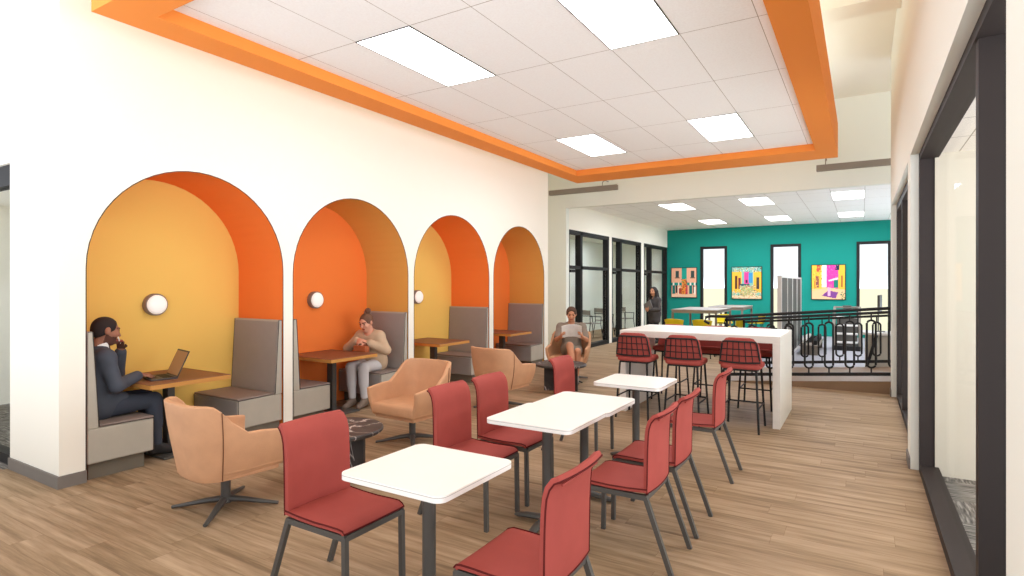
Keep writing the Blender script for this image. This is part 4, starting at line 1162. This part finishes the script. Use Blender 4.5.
def tee(G, U):
    U['torso'](G, .018)
    for s in 'lr':
        S_, E = np.array(J['sh'+s]), np.array(J['el'+s]); G.cone(S_, S_+(E-S_)*.8, .068, .064, .03)
    n = np.array(J['neck']); G.cone(n+[0, .02, .01], n+[0, .06, .14], .062, .09, .01, 's')
def shorts(G, U):
    for s in 'lr':
        A, K = np.array(J['hip'+s]), np.array(J['kn'+s]); G.cone(A, A+(K-A)*.85, .098, .082, .05)
    pe = np.array(J['pelvis']); G.cone(pe-[.07, 0, 0], pe+[.07, 0, 0], .12, .12, .04)
person(t, J, M['skin_m'], [dict(name='shirt', mat=M['tee'], fn=tee), dict(name='shorts', mat=M['shorts'], fn=shorts), dict(name='shoe', mat=M['shoe_g'], fn=lambda G, U: shoe(G, U, 'l')), dict(name='shoe', mat=M['shoe_g'], fn=lambda G, U: shoe(G, U, 'r'))], dict(mat=M['hair_br'], fn=short_hair(.012)), beard=False)
mg = thing('magazine', 'open pale magazine held by the man reading', 'magazine', (-4.30+.435*.435, 9.03-.435*.9, .85), PI+.45)
for s in (-1, 1):
    P = [[(s*.165*i/6, -.012*math.sin(PI*i/6)+.05*(i/6)**1.4-.05, z) for z in (-.12, 0, .12)] for i in range(7)]
    MB().grid(P, .004).build('pages', M['paper'], mg, True)
for c in mg.children: c.rotation_euler = (-.5, 0, 0)

# --- standing woman with long dark hair by the glass doors
t = thing('person', 'standing woman with long dark hair and dark blazer by the glass doors', 'person', (-4.93, 15.7, 0), PI-.55)
J = dict(pelvis=(0, 0, .83), chest=(0, 0.0, 1.10), neck=(0, -.005, 1.29), shl=(-.155, -.01, 1.21), shr=(.155, -.01, 1.21),
         elr=(.22, .02, .95), wrr=(.06, .20, .985), ell=(-.22, .02, .95), wrl=(-.03, .22, .93),
         hipl=(-.08, 0, .80), hipr=(.08, 0, .80), knl=(-.085, .02, .43), knr=(.085, .03, .43), anl=(-.085, -.02, .09), anr=(.09, .0, .09), toel=(-.1, .12, .035), toer=(.11, .14, .035),
         head=((0, .035, 1.435), (-.25, 1, -.08), (0, .1, 1)),
         hands=dict(r=((.06, .20, .985), (-.9, .3, .1), (0, -1, 0), .4), l=((-.03, .22, .93), (.9, .3, .25), (0, -1, 0), .4)))
def blazer(G, U):
    U['torso'](G, .022)
    for s in 'lr': U['arm'](G, s, .018, .9)
    G.cone((-.05, 0, .86), (-.06, 0, .66), .12, .125, .05); G.cone((.05, 0, .86), (.06, 0, .66), .12, .125, .05)
    n = np.array(J['neck']); G.cone(n+[0, .05, .02], n+[0, .13, -.14], .03, .012, .01, 's')
def slacks(G, U):
    for s in 'lr': U['leg'](G, s, .012, .95)
def longhair(G, H, R):
    G.ell(H(0, -.014, .034), (.09, .108, .10), R, .01); G.cut(H(0, .07, .07), R@np.array([0, .95, -.3])); G.cut(H(0, .045, .0), R@np.array([0, 1, -.1]))
    for x in (-.07, 0, .07): G.cone(H(x, -.04, .0), H(x*1.35, -.055, -.22), .05, .045, .04)
    for s in (-1, 1): G.cone(H(s*.078, .01, .03), H(s*.095, .02, -.19), .028, .034, .03)
person(t, J, M['skin_m'], [dict(name='blazer', mat=M['blazer'], fn=blazer), dict(name='trousers', mat=M['black'], fn=slacks), dict(name='shoe', mat=M['shoe_b'], fn=lambda G, U: shoe(G, U, 'l')), dict(name='shoe', mat=M['shoe_b'], fn=lambda G, U: shoe(G, U, 'r'))], dict(mat=M['hair_b'], fn=longhair), fem=True)
fo = thing('folder', 'grey folder hugged by the standing woman', 'folder', (-4.93, 15.7, 1.04), PI-.55)
MB().box(-.15, .15, .215, .235, -.12, .12, .003, mt=Matrix.Rotation(.5, 4, 'Y')).build('folder_cover', M['folder'], fo)

# ------------------------------------------------------------------ light and camera
w = bpy.data.worlds.new('sky'); S.world = w; w.use_nodes = True
bgd = w.node_tree.nodes['Background']; bgd.inputs[1].default_value = 1.0
_tc = w.node_tree.nodes.new('ShaderNodeTexCoord'); _sp = w.node_tree.nodes.new('ShaderNodeSeparateXYZ'); w.node_tree.links.new(_tc.outputs['Generated'], _sp.inputs[0])
_r = w.node_tree.nodes.new('ShaderNodeMix'); _r.data_type = 'RGBA'
w.node_tree.links.new(mathn(w.node_tree, 'MULTIPLY_ADD', _sp.outputs['Z'], 40., .5), _r.inputs['Factor'])
_r.inputs['A'].default_value = tuple(v*LOWER_SKY_FILL for v in lin('#edf3ff')[:3])+(1,); _r.inputs['B'].default_value = tuple(v*WORLD for v in lin('#f0f5ff')[:3])+(1,)
w.node_tree.links.new(_r.outputs['Result'], bgd.inputs[0])
def area(name, loc_, rot, sx, sy, power, col='#e6eeff'):
    l = bpy.data.lights.new(name, 'AREA'); l.shape = 'RECTANGLE'; l.size = sx; l.size_y = sy; l.energy = power; l.color = lin(col)[:3]
    o = bpy.data.objects.new(name, l); COL.objects.link(o); o.location = loc_; o.rotation_euler = rot; return o
for i, (x, y, z, p) in enumerate(LAMPS): area('panel_and_fill_lamp', (x, y, z), (0, 0, 0), .58, 1.28, p)
for n, a in AREAS.items(): area(n, *a)
cam = bpy.data.cameras.new('camera'); co = bpy.data.objects.new('camera', cam); COL.objects.link(co)
cam.sensor_width = 36; cam.lens = 574/1024*36; cam.shift_y = -4/1024; cam.clip_start = .05; cam.clip_end = 1000
co.location = (0, 0, 1.65); co.rotation_euler = (PI/2, 0, math.atan(350/574))
S.camera = co
S.cycles.max_bounces = 16; S.cycles.diffuse_bounces = 8; S.cycles.transparent_max_bounces = 24
vs = S.view_settings; vs.view_transform = 'Standard'; vs.look = 'None'; vs.gamma = 1; vs.use_curve_mapping = False; vs.exposure = EXPO
